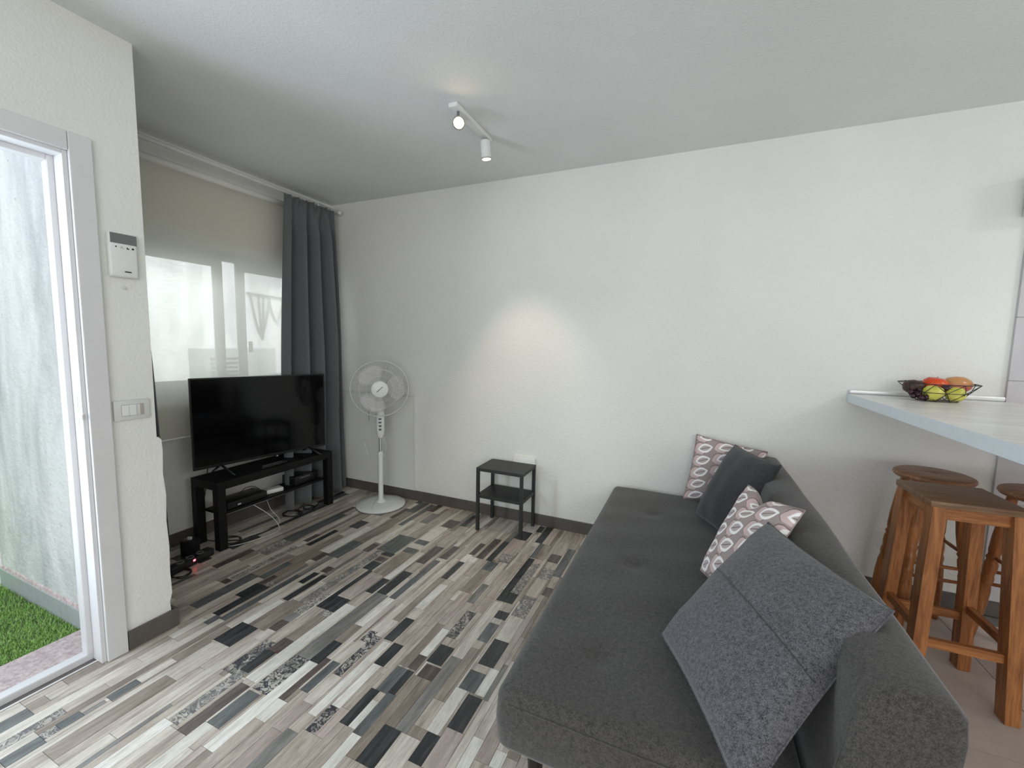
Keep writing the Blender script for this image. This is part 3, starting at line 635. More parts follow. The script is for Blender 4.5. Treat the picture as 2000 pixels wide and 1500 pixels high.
rel(obj('screen_panel', tvb(0.009, wv-0.009, 0.0, 0.004, 0.016, hh-0.009), M_SCREEN, tv), tv)
bm = tvb(0, wv, -0.002, 0.006, 0, 0.016, 0.0015)
for a in ((0, wv, -0.002, 0.006, hh-0.009, hh), (0, 0.009, -0.002, 0.006, 0.016, hh-0.009), (wv-0.009, wv, -0.002, 0.006, 0.016, hh-0.009)):
    b2 = tvb(*a); me_ = bpy.data.meshes.new('t'); b2.to_mesh(me_); b2.free(); bm.from_mesh(me_); bpy.data.meshes.remove(me_)
rel(obj('bezel', bm, M_BLACKP, tv), tv)
rel(obj('rear_housing', tvb(0.02, wv-0.02, -0.016, -0.002, 0.02, hh-0.02, 0.004), M_BLACKP, tv), tv)
rel(obj('lower_rear_housing', tvb(0.12, wv-0.12, -0.05, -0.016, 0.03, 0.30, 0.012), M_BLACKP, tv), tv)
for xx in (0.155, wv-0.145):
    c = P0+uh*xx; bm = bmesh.new()
    for s in (1, -1):
        q = c+nh*(0.115 if s > 0 else -0.09)+uh*(0.03 if s > 0 else -0.01); q.z = 0.440
        tube(bm, [c+Vector((0, 0, 0.01)), c*0.6+q*0.4+Vector((0, 0, 0.004)), q], [0.009, 0.007, 0.005], 8)
    rel(obj('foot', bm, M_BLACKP, tv, smooth=True), tv)
bm = tvb(wv*0.553, wv*0.585, 0.0, 0.012, -0.014, 0.006, 0.004); rel(obj('sensor_block', bm, M_BLACKP, tv), tv)
bm = tvb(wv*0.563, wv*0.572, 0.012, 0.0135, -0.008, -0.002); rel(obj('status_light', bm, M_ALU, tv), tv)
def small(name, label, cat, bms, loc, rz=0, group=None):
    t = thing(name, label, cat, loc, rz, group)
    for n_, b_, m_ in bms: smooth_by_angle(obj(n_, b_, m_, t))
    return t
bt = bmesh.new()
for i in range(9):
    for j in range(2): box(bt, -0.075+i*0.016, -0.068+i*0.016, -0.010+j*0.012, -0.004+j*0.012, 0.016, 0.018)
small('remote_control', 'slim black remote control lying on the bench in front of the television', 'remote control',
      [('body', B(-0.095, 0.095, -0.020, 0.020, 0, 0.016, bev=0.004), M_BLACKP), ('buttons', bt, M_GREYP)], (0.292, -0.84, 0.4352), PI/2)
bt = bmesh.new()
for i in range(8): box(bt, -0.09+i*0.022, -0.078+i*0.022, -0.075, -0.0735, 0.012, 0.030)
bh = bmesh.new(); box(bh, 0.05, 0.07, 0.0755, 0.077, 0.014, 0.022)
small('set_top_box', 'flat black set top box on the left half of the lower bench shelf', 'media box',
      [('body', B(-0.135, 0.135, -0.075, 0.075, 0.003, 0.045, bev=0.003), M_BLACKP), ('display_window', bh, M_ALU), ('vents', bt, M_GREYP)], (0.205, -1.02, 0.2222), -PI/2)
bt = bmesh.new(); box(bt, -0.045, 0.045, -0.0365, -0.035, 0.010, 0.016)
small('router', 'small white router box lying on the lower bench shelf', 'router',
      [('body', B(-0.060, 0.060, -0.036, 0.036, 0, 0.030, bev=0.008, seg=3), M_WHITEP), ('port_strip', bt, M_GREYP)], (0.225, -0.800, 0.2222), -PI/2-0.25)
small('games_console', 'black boxy console at the right end of the lower bench shelf', 'console',
      [('body', B(-0.105, 0.105, -0.07, 0.07, 0.002, 0.068, bev=0.004), M_BLACKP), ('display_strip', B(-0.06, 0.03, -0.071, -0.0695, 0.046, 0.054), M_GREYP)], (0.195, -0.545, 0.2222), PI/2)
t = small('power_strip', 'black power strip with a glowing red switch on the floor by the pillar', 'power strip',
      [('body', B(-0.13, 0.13, -0.028, 0.028, 0, 0.042, bev=0.006), M_BLACKP)], (0.330, -1.41, 0), 1.75)
ML3 = lampmat('red_switch_light', (1.0, 0.06, 0.08), 9.0)
obj('red_switch', B(-0.004, 0.008, -0.0295, -0.0275, 0.024, 0.034), ML3, t)
for i in range(3):
    bm = lathe(bmesh.new(), [(0.017, 0.0), (0.017, 0.006), (0.020, 0.006), (0.020, 0.0)], 16, (-0.06+i*0.06, 0, 0.040)); obj('socket', bm, M_GREYP, t)
small('power_adapter', 'black power adapter lying upright beside the power strip', 'adapter',
      [('body', B(-0.04, 0.04, -0.03, 0.03, 0, 0.10, bev=0.006), M_BLACKP), ('prongs', B(-0.01, 0.01, -0.006, 0.006, 0.10, 0.115), M_ALU)], (0.215, -1.345, 0), 0.4)
def cable(label, pts, r, m, cat='cable', name='cable', sub=8):
    P = [Vector(p) for p in pts]; out = []
    for i in range(len(P)-1):
        p0 = P[max(i-1, 0)]; p1 = P[i]; p2 = P[i+1]; p3 = P[min(i+2, len(P)-1)]
        for k in range(sub):
            t = k/sub; out.append(0.5*((2*p1)+(p2-p0)*t+(2*p0-5*p1+4*p2-p3)*t*t+(3*p1-p0-3*p2+p3)*t**3))
    out.append(P[-1]); o = obj(name, tube(bmesh.new(), out, r, 6), m, smooth=True); return tag(o, label, cat)
cable('white cable looping down to the floor under the left half of the bench', [(0.26, -0.98, 0.20), (0.33, -0.90, 0.10), (0.36, -0.86, 0.006), (0.40, -0.93, 0.004), (0.36, -1.12, 0.004), (0.28, -1.22, 0.004)], 0.0022, M_CABLEW)
cable('white cable lying in a wide loop on the floor left of the other white one', [(0.20, -1.15, 0.004), (0.30, -1.00, 0.004), (0.28, -0.80, 0.004), (0.22, -0.82, 0.10), (0.20, -0.84, 0.20)], 0.002, M_CABLEW)
def coil(cx, cy, r, n, h, seed):
    rg = random.Random(seed); return [(cx+(r+0.012*rg.random())*math.cos(k*1.0), cy+(r*0.8+0.012*rg.random())*math.sin(k*1.0), 0.004+0.0025*(k % 4)+0.006*rg.random()) for k in range(n)]
cable('black cable bundle coiled on the floor under the right half of the bench', coil(0.24, -0.66, 0.065, 20, 0, 5)+[(0.22, -0.60, 0.01), (0.17, -0.50, 0.02), (0.12, -0.46, 0.10), (0.13, -0.49, 0.2), (0.15, -0.50, 0.24)], 0.0030, M_CABLEB)
cable('black cable curl on the floor beside the right bench legs', coil(0.25, -0.52, 0.040, 13, 0, 8)+[(0.27, -0.47, 0.005), (0.22, -0.40, 0.005)], 0.0028, M_CABLEB)
cable('black cable arching up over the set top box on the lower shelf', [(0.17, -1.00, 0.268), (0.19, -0.98, 0.300), (0.23, -0.95, 0.310), (0.25, -0.92, 0.285), (0.24, -0.90, 0.262)], 0.0025, M_CABLEB)
cable('black cable on the floor between the left bench legs', coil(0.26, -1.13, 0.055, 14, 0, 6)+[(0.18, -1.18, 0.01), (0.10, -1.22, 0.02), (0.07, -1.28, 0.03)], 0.0030, M_CABLEB)
cable('tangled black cable beside the power strip near the pillar', coil(0.40, -1.50, 0.050, 16, 0, 7)+[(0.36, -1.47, 0.01), (0.31, -1.42, 0.05)], 0.0030, M_CABLEB)
cable('black cable hanging behind the left end of the bench from the television', [(0.13, -1.10, 0.62), (0.05, -1.12, 0.50), (0.045, -1.15, 0.30), (0.06, -1.20, 0.12), (0.10, -1.26, 0.03), (0.17, -1.31, 0.012)], 0.0028, M_CABLEB)
cable('black cable hanging behind the right end of the bench from the television', [(0.17, -0.62, 0.62), (0.05, -0.60, 0.48), (0.045, -0.58, 0.36), (0.055, -0.52, 0.30), (0.075, -0.50, 0.26), (0.13, -0.52, 0.24)], 0.0030, M_CABLEB)

# ------------------------------------------------------------------ standing fan
fn = thing('standing_fan', 'white standing fan with round wire cage and disc base in the corner', 'fan', (0.70, -0.215, 0))
bm = lathe(bmesh.new(), [(0, 0), (0.188, 0), (0.192, 0.004), (0.192, 0.012), (0.185, 0.018), (0.12, 0.026), (0.05, 0.032), (0, 0.033)], 56); smooth_by_angle(obj('base_disc', bm, M_WHITEP, fn))
bm = lathe(bmesh.new(), [(0.191, 0.0), (0.1945, 0.0), (0.1945, 0.006), (0.191, 0.006)], 56); obj('base_rim', bm, M_GREYP, fn)
bm = lathe(bmesh.new(), [(0, 0.032), (0.040, 0.032), (0.038, 0.040), (0.024, 0.050), (0.0195, 0.060), (0.0190, 0.41), (0, 0.41)], 24); smooth_by_angle(obj('outer_pole', bm, M_WHITEP, fn))
bm = lathe(bmesh.new(), [(0, 0.400), (0.022, 0.400), (0.0235, 0.404), (0.0235, 0.425), (0.019, 0.430), (0.019, 0.442), (0, 0.442)], 24); k_ = smooth_by_angle(obj('height_collar', bm, M_WHITEP, fn))
bm = lathe(bmesh.new(), [(0, 0), (0.008, 0), (0.008, 0.018), (0, 0.018)], 12, (-0.022, 0, 0.414), Matrix.Rotation(-PI/2, 3, 'Y')); obj('collar_knob', bm, M_WHITEP, k_)
bm = tube(bmesh.new(), [(0, 0, 0.43), (0, 0, 0.57)], 0.0105, 16); smooth_by_angle(obj('chrome_pole', bm, M_CHROME, fn))['label'] = 'shiny chrome upper pole'
fdir = (Vector((2.961, -2.801, 1.25))-Vector((0.70, -0.215, 0.96))); fdir.z = 0.10; fdir.normalize()
FA = fdir.to_track_quat('Z', 'Y').to_matrix()
bm = lathe(bmesh.new(), [(0, 0.555), (0.018, 0.555), (0.030, 0.580), (0.034, 0.62), (0.034, 0.74), (0.030, 0.775), (0.020, 0.79), (0, 0.79)], 20); cb_ = smooth_by_angle(obj('control_housing', bm, M_WHITEP, fn))
f2 = Vector((fdir.x, fdir.y, 0)).normalized(); s2v = Vector((-f2.y, f2.x, 0))
bm = bmesh.new()
for k in range(4):
    c = f2*0.0335+Vector((0, 0, 0.62+k*0.028)); box(bm, c.x-0.009, c.x+0.009, c.y-0.009, c.y+0.009, c.z, c.z+0.014, 0.003)
obj('speed_buttons', bm, M_GREYP, cb_)
bm = tube(bmesh.new(), [(0, 0, 0.78), (0, 0, 0.85), tuple(-fdir*0.02+Vector((0, 0, 0.90)))], [0.014, 0.018, 0.024], 14); smooth_by_angle(obj('neck', bm, M_WHITEP, fn))
hc_ = Vector((0.0, 0.0, 0.952)); fc = hc_+fdir*0.06
bm = lathe(bmesh.new(), [(0, -0.15), (0.035, -0.145), (0.052, -0.12), (0.056, -0.06), (0.050, -0.03), (0, -0.03)], 28, fc, FA); smooth_by_angle(obj('motor_housing', bm, M_WHITEP, fn))
R_ = 0.216
def ring(bm, r, off, wr, n=56): tube(bm, [fc+FA @ Vector((r*math.cos(2*PI*k/n), r*math.sin(2*PI*k/n), off)) for k in range(n)], wr, 6, closed=True)
M_WIRE = plain('white_wire', (0.72, 0.72, 0.71), 0.35, var=0.01)
def cage(sgn, nm):
    bm = bmesh.new()
    for k in range(72):
        a = 2*PI*k/72; pts = []
        for (r, z) in ((0.052, 0.062), (0.09, 0.064), (0.14, 0.060), (0.185, 0.040), (0.208, 0.016), (R_, 0.002)):
            aa = a+0.18*(r/R_)
            pts.append(fc+FA @ Vector((r*math.cos(aa), r*math.sin(aa), sgn*z*(1 if sgn > 0 else 0.75))))
        tube(bm, pts, 0.0008, 4, caps=False)
    ring(bm, R_, sgn*0.003, 0.0026); ring(bm, 0.150, sgn*0.057*(1 if sgn > 0 else 0.75), 0.0012); ring(bm, 0.10, sgn*0.064*(1 if sgn > 0 else 0.75), 0.0010)
    return obj(nm, bm, M_WIRE, fn, smooth=True)
gf = cage(1, 'front_cage'); gb = cage(-1, 'rear_cage')
bm = bmesh.new(); ring(bm, R_, 0, 0.0042); obj('cage_rim', bm, M_WHITEP, fn, smooth=True)
bm = lathe(bmesh.new(), [(0, 0.074), (0.055, 0.074), (0.062, 0.070), (0.064, 0.062), (0.060, 0.058), (0, 0.058)], 36, fc, FA); bd = smooth_by_angle(obj('hub_badge', bm, M_WHITEP, fn))
bm = bmesh.new(); beam(bm, fc+FA @ Vector((-0.022, -0.020, 0.0748)), fc+FA @ Vector((0.022, 0.020, 0.0748)), 0.006, 0.002, up=fdir)
FAx = FA @ Vector((1, 0, 0)); obj('badge_mark', bm, M_GREYP, bd)
tbm = NT('translucent_blade_plastic'); tbm.fin((0.72, 0.70, 0.70), 0.25)
tr2 = tbm.node('ShaderNodeBsdfTransparent'); mx2 = tbm.node('ShaderNodeMixShader'); mx2.inputs[0].default_value = 0.6
tbm.l.new(tbm.b.outputs[0], mx2.inputs[1]); tbm.l.new(tr2.outputs[0], mx2.inputs[2]); tbm.l.new(mx2.outputs[0], tbm.out.inputs[0])
for k in range(3):
    a0 = 0.05+2*PI*k/3; vs = []; fs = []; NR, NA = 10, 10
    for i in range(NR+1):
        r = 0.030+0.160*i/NR; half = 0.35+0.42*math.sin(PI*min(1, (i/NR)*0.62+0.12))
        half *= (1 if i < NR-1 else 0.80) if i < NR else 0.55
        for j in range(NA+1):
            s = j/NA*2-1; a = a0+half*s; z = 0.016*s*(1-0.3*i/NR)+0.004
            vs.append(tuple(fc+FA @ Vector((r*math.cos(a), r*math.sin(a), z))))
    for i in range(NR):
        for j in range(NA): q = i*(NA+1)+j; fs.append((q, q+1, q+NA+2, q+NA+1))
    o = obj('fan_blade', (vs, fs), tbm.m, fn, smooth=True); o.modifiers.new('s', 'SOLIDIFY').thickness = 0.0015
side = FA @ Vector((1, 0, 0)); side.z = 0; side.normalize()
sgn_ = 1 if side.dot(Vector((0.75, 0.66, 0))) > 0 else -1; side = side*sgn_
pc = -side*0.085-f2*0.06
bm = tube(bmesh.new(), [tuple(pc+Vector((0, 0, 0.93))), tuple(pc+Vector((0.002, 0, 0.80))), tuple(pc+Vector((0, 0, 0.685)))], 0.0022, 6); obj('pull_cord', bm, M_GREYP, fn)
bm = tube(bmesh.new(), [tuple(-f2*0.03+Vector((0, 0, 0.6))), tuple(side*0.05-f2*0.02+Vector((0, 0, 0.48))), tuple(side*0.03-f2*0.03+Vector((0, 0, 0.38))), tuple(-side*0.09-f2*0.02+Vector((0, 0, 0.40))), tuple(-side*0.12+Vector((0, 0, 0.52)))], 0.0022, 6); obj('power_cord', bm, M_CABLEW, fn, smooth=True)
bm = tube(bmesh.new(), [tuple(f2*0.03-side*0.05+Vector((0, 0, 0.0345))), tuple(f2*0.09-side*0.06+Vector((0, 0, 0.030))), tuple(f2*0.15-side*0.07+Vector((0, 0, 0.025)))], 0.0022, 6); obj('cord_end', bm, M_CABLEW, fn, smooth=True)

# ------------------------------------------------------------------ small side table and socket cover
st = thing('side_table', 'small black metal side table with two shelves against the back wall', 'side table', (1.78, -0.155, 0))
sx0, sx1, sy0, sy1, sh = 1.607, 1.958, -0.285, -0.030, 0.455
for x in (sx0, sx1-0.021):
    for y in (sy0, sy1-0.021): rel(obj('leg', B(x, x+0.021, y, y+0.021, 0, sh-0.003, bev=0.001, seg=1), M_BLACKM, st), st)
for nm, z in (('top_tray', sh), ('lower_tray', 0.262)):
    i_ = 0.0 if nm == 'top_tray' else 0.004
    bm = B(sx0+i_, sx1-i_, sy0+i_, sy1-i_, z-0.004, z)
    for a in ((sx0+.022, sx1-.022, sy0+i_, sy0+i_+.003), (sx0+.022, sx1-.022, sy1-i_-.003, sy1-i_), (sx0+i_, sx0+i_+.003, sy0+.022, sy1-.022), (sx1-i_-.003, sx1-i_, sy0+.022, sy1-.022)):
        box(bm, a[0], a[1], a[2], a[3], z-0.022, z-0.004)
    rel(obj(nm, bm, M_BLACKM, st), st)
so_ = thing('wall_outlet', 'white outlet cover low on the back wall behind the side table', 'outlet', (1.86, 0, 0.43))
bm = B(-0.085, 0.088, -0.030, 0, -0.045, 0.062, bev=0.005, seg=2); smooth_by_angle(obj('cover', bm, M_WHITEP, so_))
bm = lathe(bmesh.new(), [(0, 0.001), (0.020, 0.001), (0.022, 0.0), (0.022, -0.002)], 20, (-0.04, -0.031, 0.0), Matrix.Rotation(PI/2, 3, 'X')); obj('socket', bm, M_WHITE, so_)
bm = B(0.02, 0.06, -0.0325, -0.030, -0.02, 0.02, bev=0.001, seg=1); obj('cover_plate', bm, M_WHITE, so_)

# ------------------------------------------------------------------ alarm keypad, light switch
kp = thing('alarm_keypad', 'white alarm keypad with a grey top band on the pillar beside the door', 'keypad', (0.834, -1.857, 1.64))
bm = B(0, 0.022, -0.050, 0.044, -0.087, 0.087, bev=0.009, seg=3); smooth_by_angle(obj('body', bm, M_WHITEP, kp))
obj('grey_band', B(0.0195, 0.0228, -0.044, 0.041, 0.044, 0.083, bev=0.001, seg=1), M_GREYP, kp)['label'] = 'mid grey band across the top'
bm = bmesh.new(); lathe(bm, [(0, 0.0005), (0.0022, 0.0005), (0.0030, 0)], 10, (0.022, -0.027, 0.031), Matrix.Rotation(PI/2, 3, 'Y'))
beam(bm, (0.0224, -0.013, 0.027), (0.0224, -0.005, 0.033), 0.001, 0.001); beam(bm, (0.0224, -0.012, 0.034), (0.0224, -0.009, 0.034), 0.001, 0.001); beam(bm, (0.0224, -0.006, 0.028), (0.0224, -0.003, 0.026), 0.001, 0.001)
box(bm, 0.0218, 0.0226, 0.007, 0.011, 0.026, 0.033); box(bm, 0.0218, 0.0226, 0.011, 0.015, 0.026, 0.030)
lathe(bm, [(0, 0.001), (0.004, 0.001), (0.004, 0)], 12, (0.0218, 0.027, 0.030), Matrix.Rotation(PI/2, 3, 'Y')); obj('button_icons', bm, M_BLACKP, kp)
obj('badge_slot', B(0.0218, 0.0227, -0.004, 0.018, -0.066, -0.061, bev=0.0005, seg=1), M_BLACKP, kp)
M_IV = plain('switch_plastic', (0.66, 0.655, 0.63), 0.4, var=0.01)
sw = thing('light_switch', 'off-white light switch plate with two rockers on the pillar', 'light switch', (0.834, -1.862, 1.018))
smooth_by_angle(obj('plate', B(0, 0.009, -0.060, 0.062, -0.042, 0.042, bev=0.004, seg=2), M_IV, sw))
obj('inset_frame', B(0.008, 0.0102, -0.036, 0.040, -0.0235, 0.0235), M_GROUTL, sw)
for k in range(2): obj('rocker', B(0.009, 0.0125, -0.0345+k*0.0250, -0.0110+k*0.0250, -0.022, 0.022, bev=0.001, seg=1), M_WHITEP, sw)
obj('third_module', B(0.009, 0.0115, 0.0155, 0.0265, -0.022, 0.022), M_IV, sw); obj('dark_key', B(0.009, 0.012, 0.027, 0.0385, -0.022, 0.022), plain('beige_key', (0.42, 0.38, 0.33), 0.4), sw)
tag(obj('wall_hook', lathe(bmesh.new(), [(0, 0.010), (0.006, 0.009), (0.007, 0)], 12, (0.834, -1.86, 1.515), Matrix.Rotation(PI/2, 3, 'Y')), M_WHITE), 'tiny painted-over plug on the pillar just below the keypad', 'wall plug')
wb = thing('wall_cabinet', 'edge of a small white cabinet high on the tiled wall at the right', 'cabinet', (4.5, 0, 2.0))
rel(smooth_by_angle(obj('body', B(4.322, 4.62, -0.13, -0.016, 1.955, 2.135, bev=0.006), M_WHITEP, wb)), wb)
rel(obj('lid', B(4.342, 4.612, -0.136, -0.131, 1.962, 2.128, bev=0.002), M_WHITE, wb), wb)
# ------------------------------------------------------------------ sofa
sf = thing('sofa_bed', 'long charcoal fabric sofa bed without arms running towards the camera', 'sofa', (2.95, -0.95, 0))
def slab(x0, x1, y0, y1, z0, z1, r, nx, ny, hf=None, rb=0.02):
    """cushion block: rounded upper edge r, height function hf(x,y)"""
    bm = bmesh.new()
    def ins(k, n, a, b, rr):   # grid coordinates denser at the rims
        e = [0, .1, .25, .45, .7, 1.0]
        L = [a+rr*t for t in e]; mid = n
        L += [a+rr+(b-a-2*rr)*(i+1)/(mid+1) for i in range(mid)]; L += [b-rr*t for t in e[::-1]]
        return L
    X = ins(0, nx, x0, x1, r); Y = ins(0, ny, y0, y1, r); G = []
    for y in Y:
        row = []
        for x in X:
            dx = max(0, r-min(x-x0, x1-x))/r; dy = max(0, r-min(y-y0, y1-y))/r; d = min(1, math.hypot(dx, dy))
            z = z1-r*(1-math.sqrt(max(0, 1-d*d)))
            px, py = x, y
            if math.hypot(dx, dy) > 1:
                s = 1/math.hypot(dx, dy)
                px = (x0+r-dx*s*r) if x-x0 < r else ((x1-r+dx*s*r) if x1-x < r else x)
                py = (y0+r-dy*s*r) if y-y0 < r else ((y1-r+dy*s*r) if y1-y < r else y)
            if hf and d < 1: z += hf(x, y)*(1-d)
            row.append(bm.verts.new((px, py, z)))
        G.append(row)
    for j in range(len(Y)-1):
        for i in range(len(X)-1):
            bm.faces.new((G[j][i], G[j][i+1], G[j+1][i+1], G[j+1][i]))
    loop = G[0][:]+[G[j][-1] for j in range(1, len(Y))]+G[-1][-2::-1]+[G[j][0] for j in range(len(Y)-2, 0, -1)]
    prev = loop; cx, cy = (x0+x1)/2, (y0+y1)/2
    for z, s in ((z0+(z1-z0)*0.5, -0.003), (z0+rb, 0), (z0+rb*0.3, rb*0.3), (z0, rb)):
        cur = [bm.verts.new((v.co.x+(-s if v.co.x > cx else s), v.co.y+(-s if v.co.y > cy else s), z)) for v in loop]
        n = len(cur)
        for k in range(n): bm.faces.new((prev[k], cur[k], cur[(k+1) % n], prev[(k+1) % n]))
        prev = cur
    bm.faces.new(prev)
    bmesh.ops.remove_doubles(bm, verts=bm.verts[:], dist=1e-5)
    bmesh.ops.recalc_face_normals(bm, faces=bm.faces[:])
    return bm
def hf(x, y):
    z = 0.006*math.sin((x-2.5)*4.2)*math.sin((y+1.9)*1.7)+0.0022*math.sin(x*17+y*6)+0.0018*math.sin(y*23-x*9)
    for (a, b) in ((2.781, -1.051), (2.80, -0.45), (2.76, -1.62)): z -= 0.013*math.exp(-((x-a)**2+(y-b)**2)/0.0016)+0.006*math.exp(-((x-a)**2+(y-b)**2)/0.012)
    return z
smooth_by_angle(rel(obj('seat', slab(2.520, 3.235, -1.868, -0.045, 0.232, 0.403, 0.035, 26, 60, hf), M_SOFA, sf), sf), 50)
P = [(3.250, 0.235), (3.238, 0.38), (3.250, 0.47), (3.272, 0.60), (3.282, 0.655), (3.300, 0.690), (3.335, 0.704), (3.380, 0.707), (3.420, 0.703), (3.439, 0.684), (3.443, 0.64), (3.425, 0.40), (3.395, 0.205), (3.24, 0.205)]
bm = bmesh.new(); rings = []
cxm = sum(p[0] for p in P)/len(P); czm = sum(p[1] for p in P)/len(P)
ys = [(-1.872, 0.035), (-1.868, 0.018), (-1.858, 0.006), (-1.840, 0.0)]+[(-1.840+1.77*k/24, 0) for k in range(1, 24)]+[(-0.075, 0.0), (-0.055, 0.010), (-0.042, 0.030), (-0.038, 0.06)]
for y, s in ys:
    rings.append([bm.verts.new((x+(cxm-x)*s*2.0+0.002*math.sin(y*11+z*9), y, z+(czm-z)*s*1.2+(0.003*math.sin(y*5) if z > 0.6 else 0))) for x, z in P])
for a, b in zip(rings, rings[1:]):
    for k in range(len(P)): bm.faces.new((a[k], b[k], b[(k+1) % len(P)], a[(k+1) % len(P)]))
bm.faces.new(rings[0]); bm.faces.new(rings[-1][::-1]); bmesh.ops.recalc_face_normals(bm, faces=bm.faces[:])
bk = rel(obj('backrest', bm, M_SOFA, sf), sf); smooth_by_angle(bk, 60)
seam = [(x+(cxm-x)*0.012, -1.862, z+(czm-z)*0.012) for x, z in P[1:6]]
sm_ = obj('seam', tube(bmesh.new(), seam, 0.0022, 6), M_SOFA, bk, smooth=True); sm_.matrix_parent_inverse = bk.matrix_parent_inverse.copy(); sm_.matrix_parent_inverse = Matrix.Identity(4)
rel(obj('under_frame', B(2.60, 3.36, -1.78, -0.13, 0.175, 0.231), M_BLACKP, sf), sf)
sx = 2.533
for x, y in ((2.61, -1.775), (2.61, -0.14), (3.33, -1.775), (3.33, -0.14)):
    bm = tube(bmesh.new(), [(x, y, 0.0), (x, y, 0.176)], [0.016, 0.024], 14); rel(obj('leg', bm, M_BLACKP, sf), sf)
sl = [(2.546, -1.862, 0.395), (2.80, -1.8705, 0.389), (3.18, -1.866, 0.389)]
rel(obj('edge_seam', tube(bmesh.new(), [(2.524, -1.835, 0.377), (2.5235, -1.2, 0.380), (2.524, -0.08, 0.377)], 0.0022, 6), M_SOFA, sf), sf)
rel(obj('edge_seam', tube(bmesh.new(), [(2.56, -1.8685, 0.372), (2.9, -1.869, 0.372), (3.19, -1.8685, 0.372)], 0.0022, 6), M_SOFA, sf), sf)

# ------------------------------------------------------------------ cushions
def cushion(label, cs, th, m, seed, n=28, seam=False, dip=0, group=None, bow=0.045, piping=None, back=0.45):
    A, Bc, Cc, D = [Vector(c) for c in cs]; ctr = (A+Bc+Cc+D)/4; rg = random.Random(seed)
    nrm = (Bc-A).cross(Cc-Bc).normalized()
    if nrm.z < 0: nrm = -nrm
    ph = [rg.random()*6 for _ in range(8)]
    def P2(u, v, s):   # u,v in -1..1 ; s side (+1/-1)
        pu = u*(1-bow*(1-v*v)*abs(u)**3); pv = v*(1-bow*(1-u*u)*abs(v)**3)
        a = (pu+1)/2; b = (pv+1)/2
        base = A*(1-a)*(1-b)+Bc*(1-a)*b+Cc*a*b+D*a*(1-b)
        h = (th if s > 0 else th*back)*(max(0, (1-u**2)*(1-v**2)))**0.42
        e = (1-u*u)*(1-v*v)
        wr = 0.0035*math.sin(7*u+4*v+ph[0])*math.sin(5*v-3*u+ph[1])*e**0.3
        rr = math.hypot(1-abs(u), 1-abs(v)); cw = 0.004*math.sin(18*math.atan2(1-abs(v)+.01, 1-abs(u)+.01)+ph[2])*math.exp(-(rr-0.35)**2/0.03)*e**0.2
        q = base+nrm*(s*(h+wr+cw))
        if dip:
            g = math.exp(-((u-(-0.15))**2)/0.06)*max(0, (v-0.2)/0.8)**1.3
            q += (A-Bc).normalized()*dip*g-nrm*(dip*0.4*g)
            g2 = max(0, u-0.45)*max(0, v-0.0)
            q += Vector((0.02, -0.03, 0.02))*g2*1.0
        return q-ctr
    bm = bmesh.new(); uvl = bm.loops.layers.uv.new('UVMap')
    def co(k): t = k/n*2-1; return math.sin(t*PI/2)*0.35+t*0.65
    top = [[bm.verts.new(P2(co(i), co(j), 1)) for i in range(n+1)] for j in range(n+1)]
    bot = [[top[j][i] if i in (0, n) or j in (0, n) else bm.verts.new(P2(co(i), co(j), -1)) for i in range(n+1)] for j in range(n+1)]
    for G, fl_ in ((top, 0), (bot, 1)):
        for j in range(n):
            for i in range(n):
                ix = [(j, i), (j, i+1), (j+1, i+1), (j+1, i)]
                if fl_: ix = ix[::-1]
                f = bm.faces.new([G[a][b] for a, b in ix])
                for lp, (a, b) in zip(f.loops, ix): lp[uvl].uv = ((co(b)+1)/2+(0.37 if fl_ else 0), (co(a)+1)/2)
    bmesh.ops.recalc_face_normals(bm, faces=bm.faces[:])
    o = obj('cushion', bm, m, None, smooth=True); o.location = ctr; tag(o, label, 'cushion', group)
    if seam:
        pts = [P2(0.0, v/12-1 if False else -0.97+1.94*v/24, 1)+nrm*0.0008 for v in range(25)] if seam == 'u' else [P2(-0.97+1.94*v/24, 0.02, 1)+nrm*0.0008 for v in range(25)]
        obj('flap_seam', tube(bmesh.new(), pts, 0.0013, 5), M_CUSHD, o, smooth=True)
    edge = [P2(-1+2*k/20, -1, 0) for k in range(20)]+[P2(1, -1+2*k/20, 0) for k in range(20)]+[P2(1-2*k/20, 1, 0) for k in range(20)]+[P2(-1, 1-2*k/20, 0) for k in range(20)]
    obj('edge_piping', tube(bmesh.new(), edge, 0.0022, 5, closed=True), piping or m, o, smooth=True)
    return o
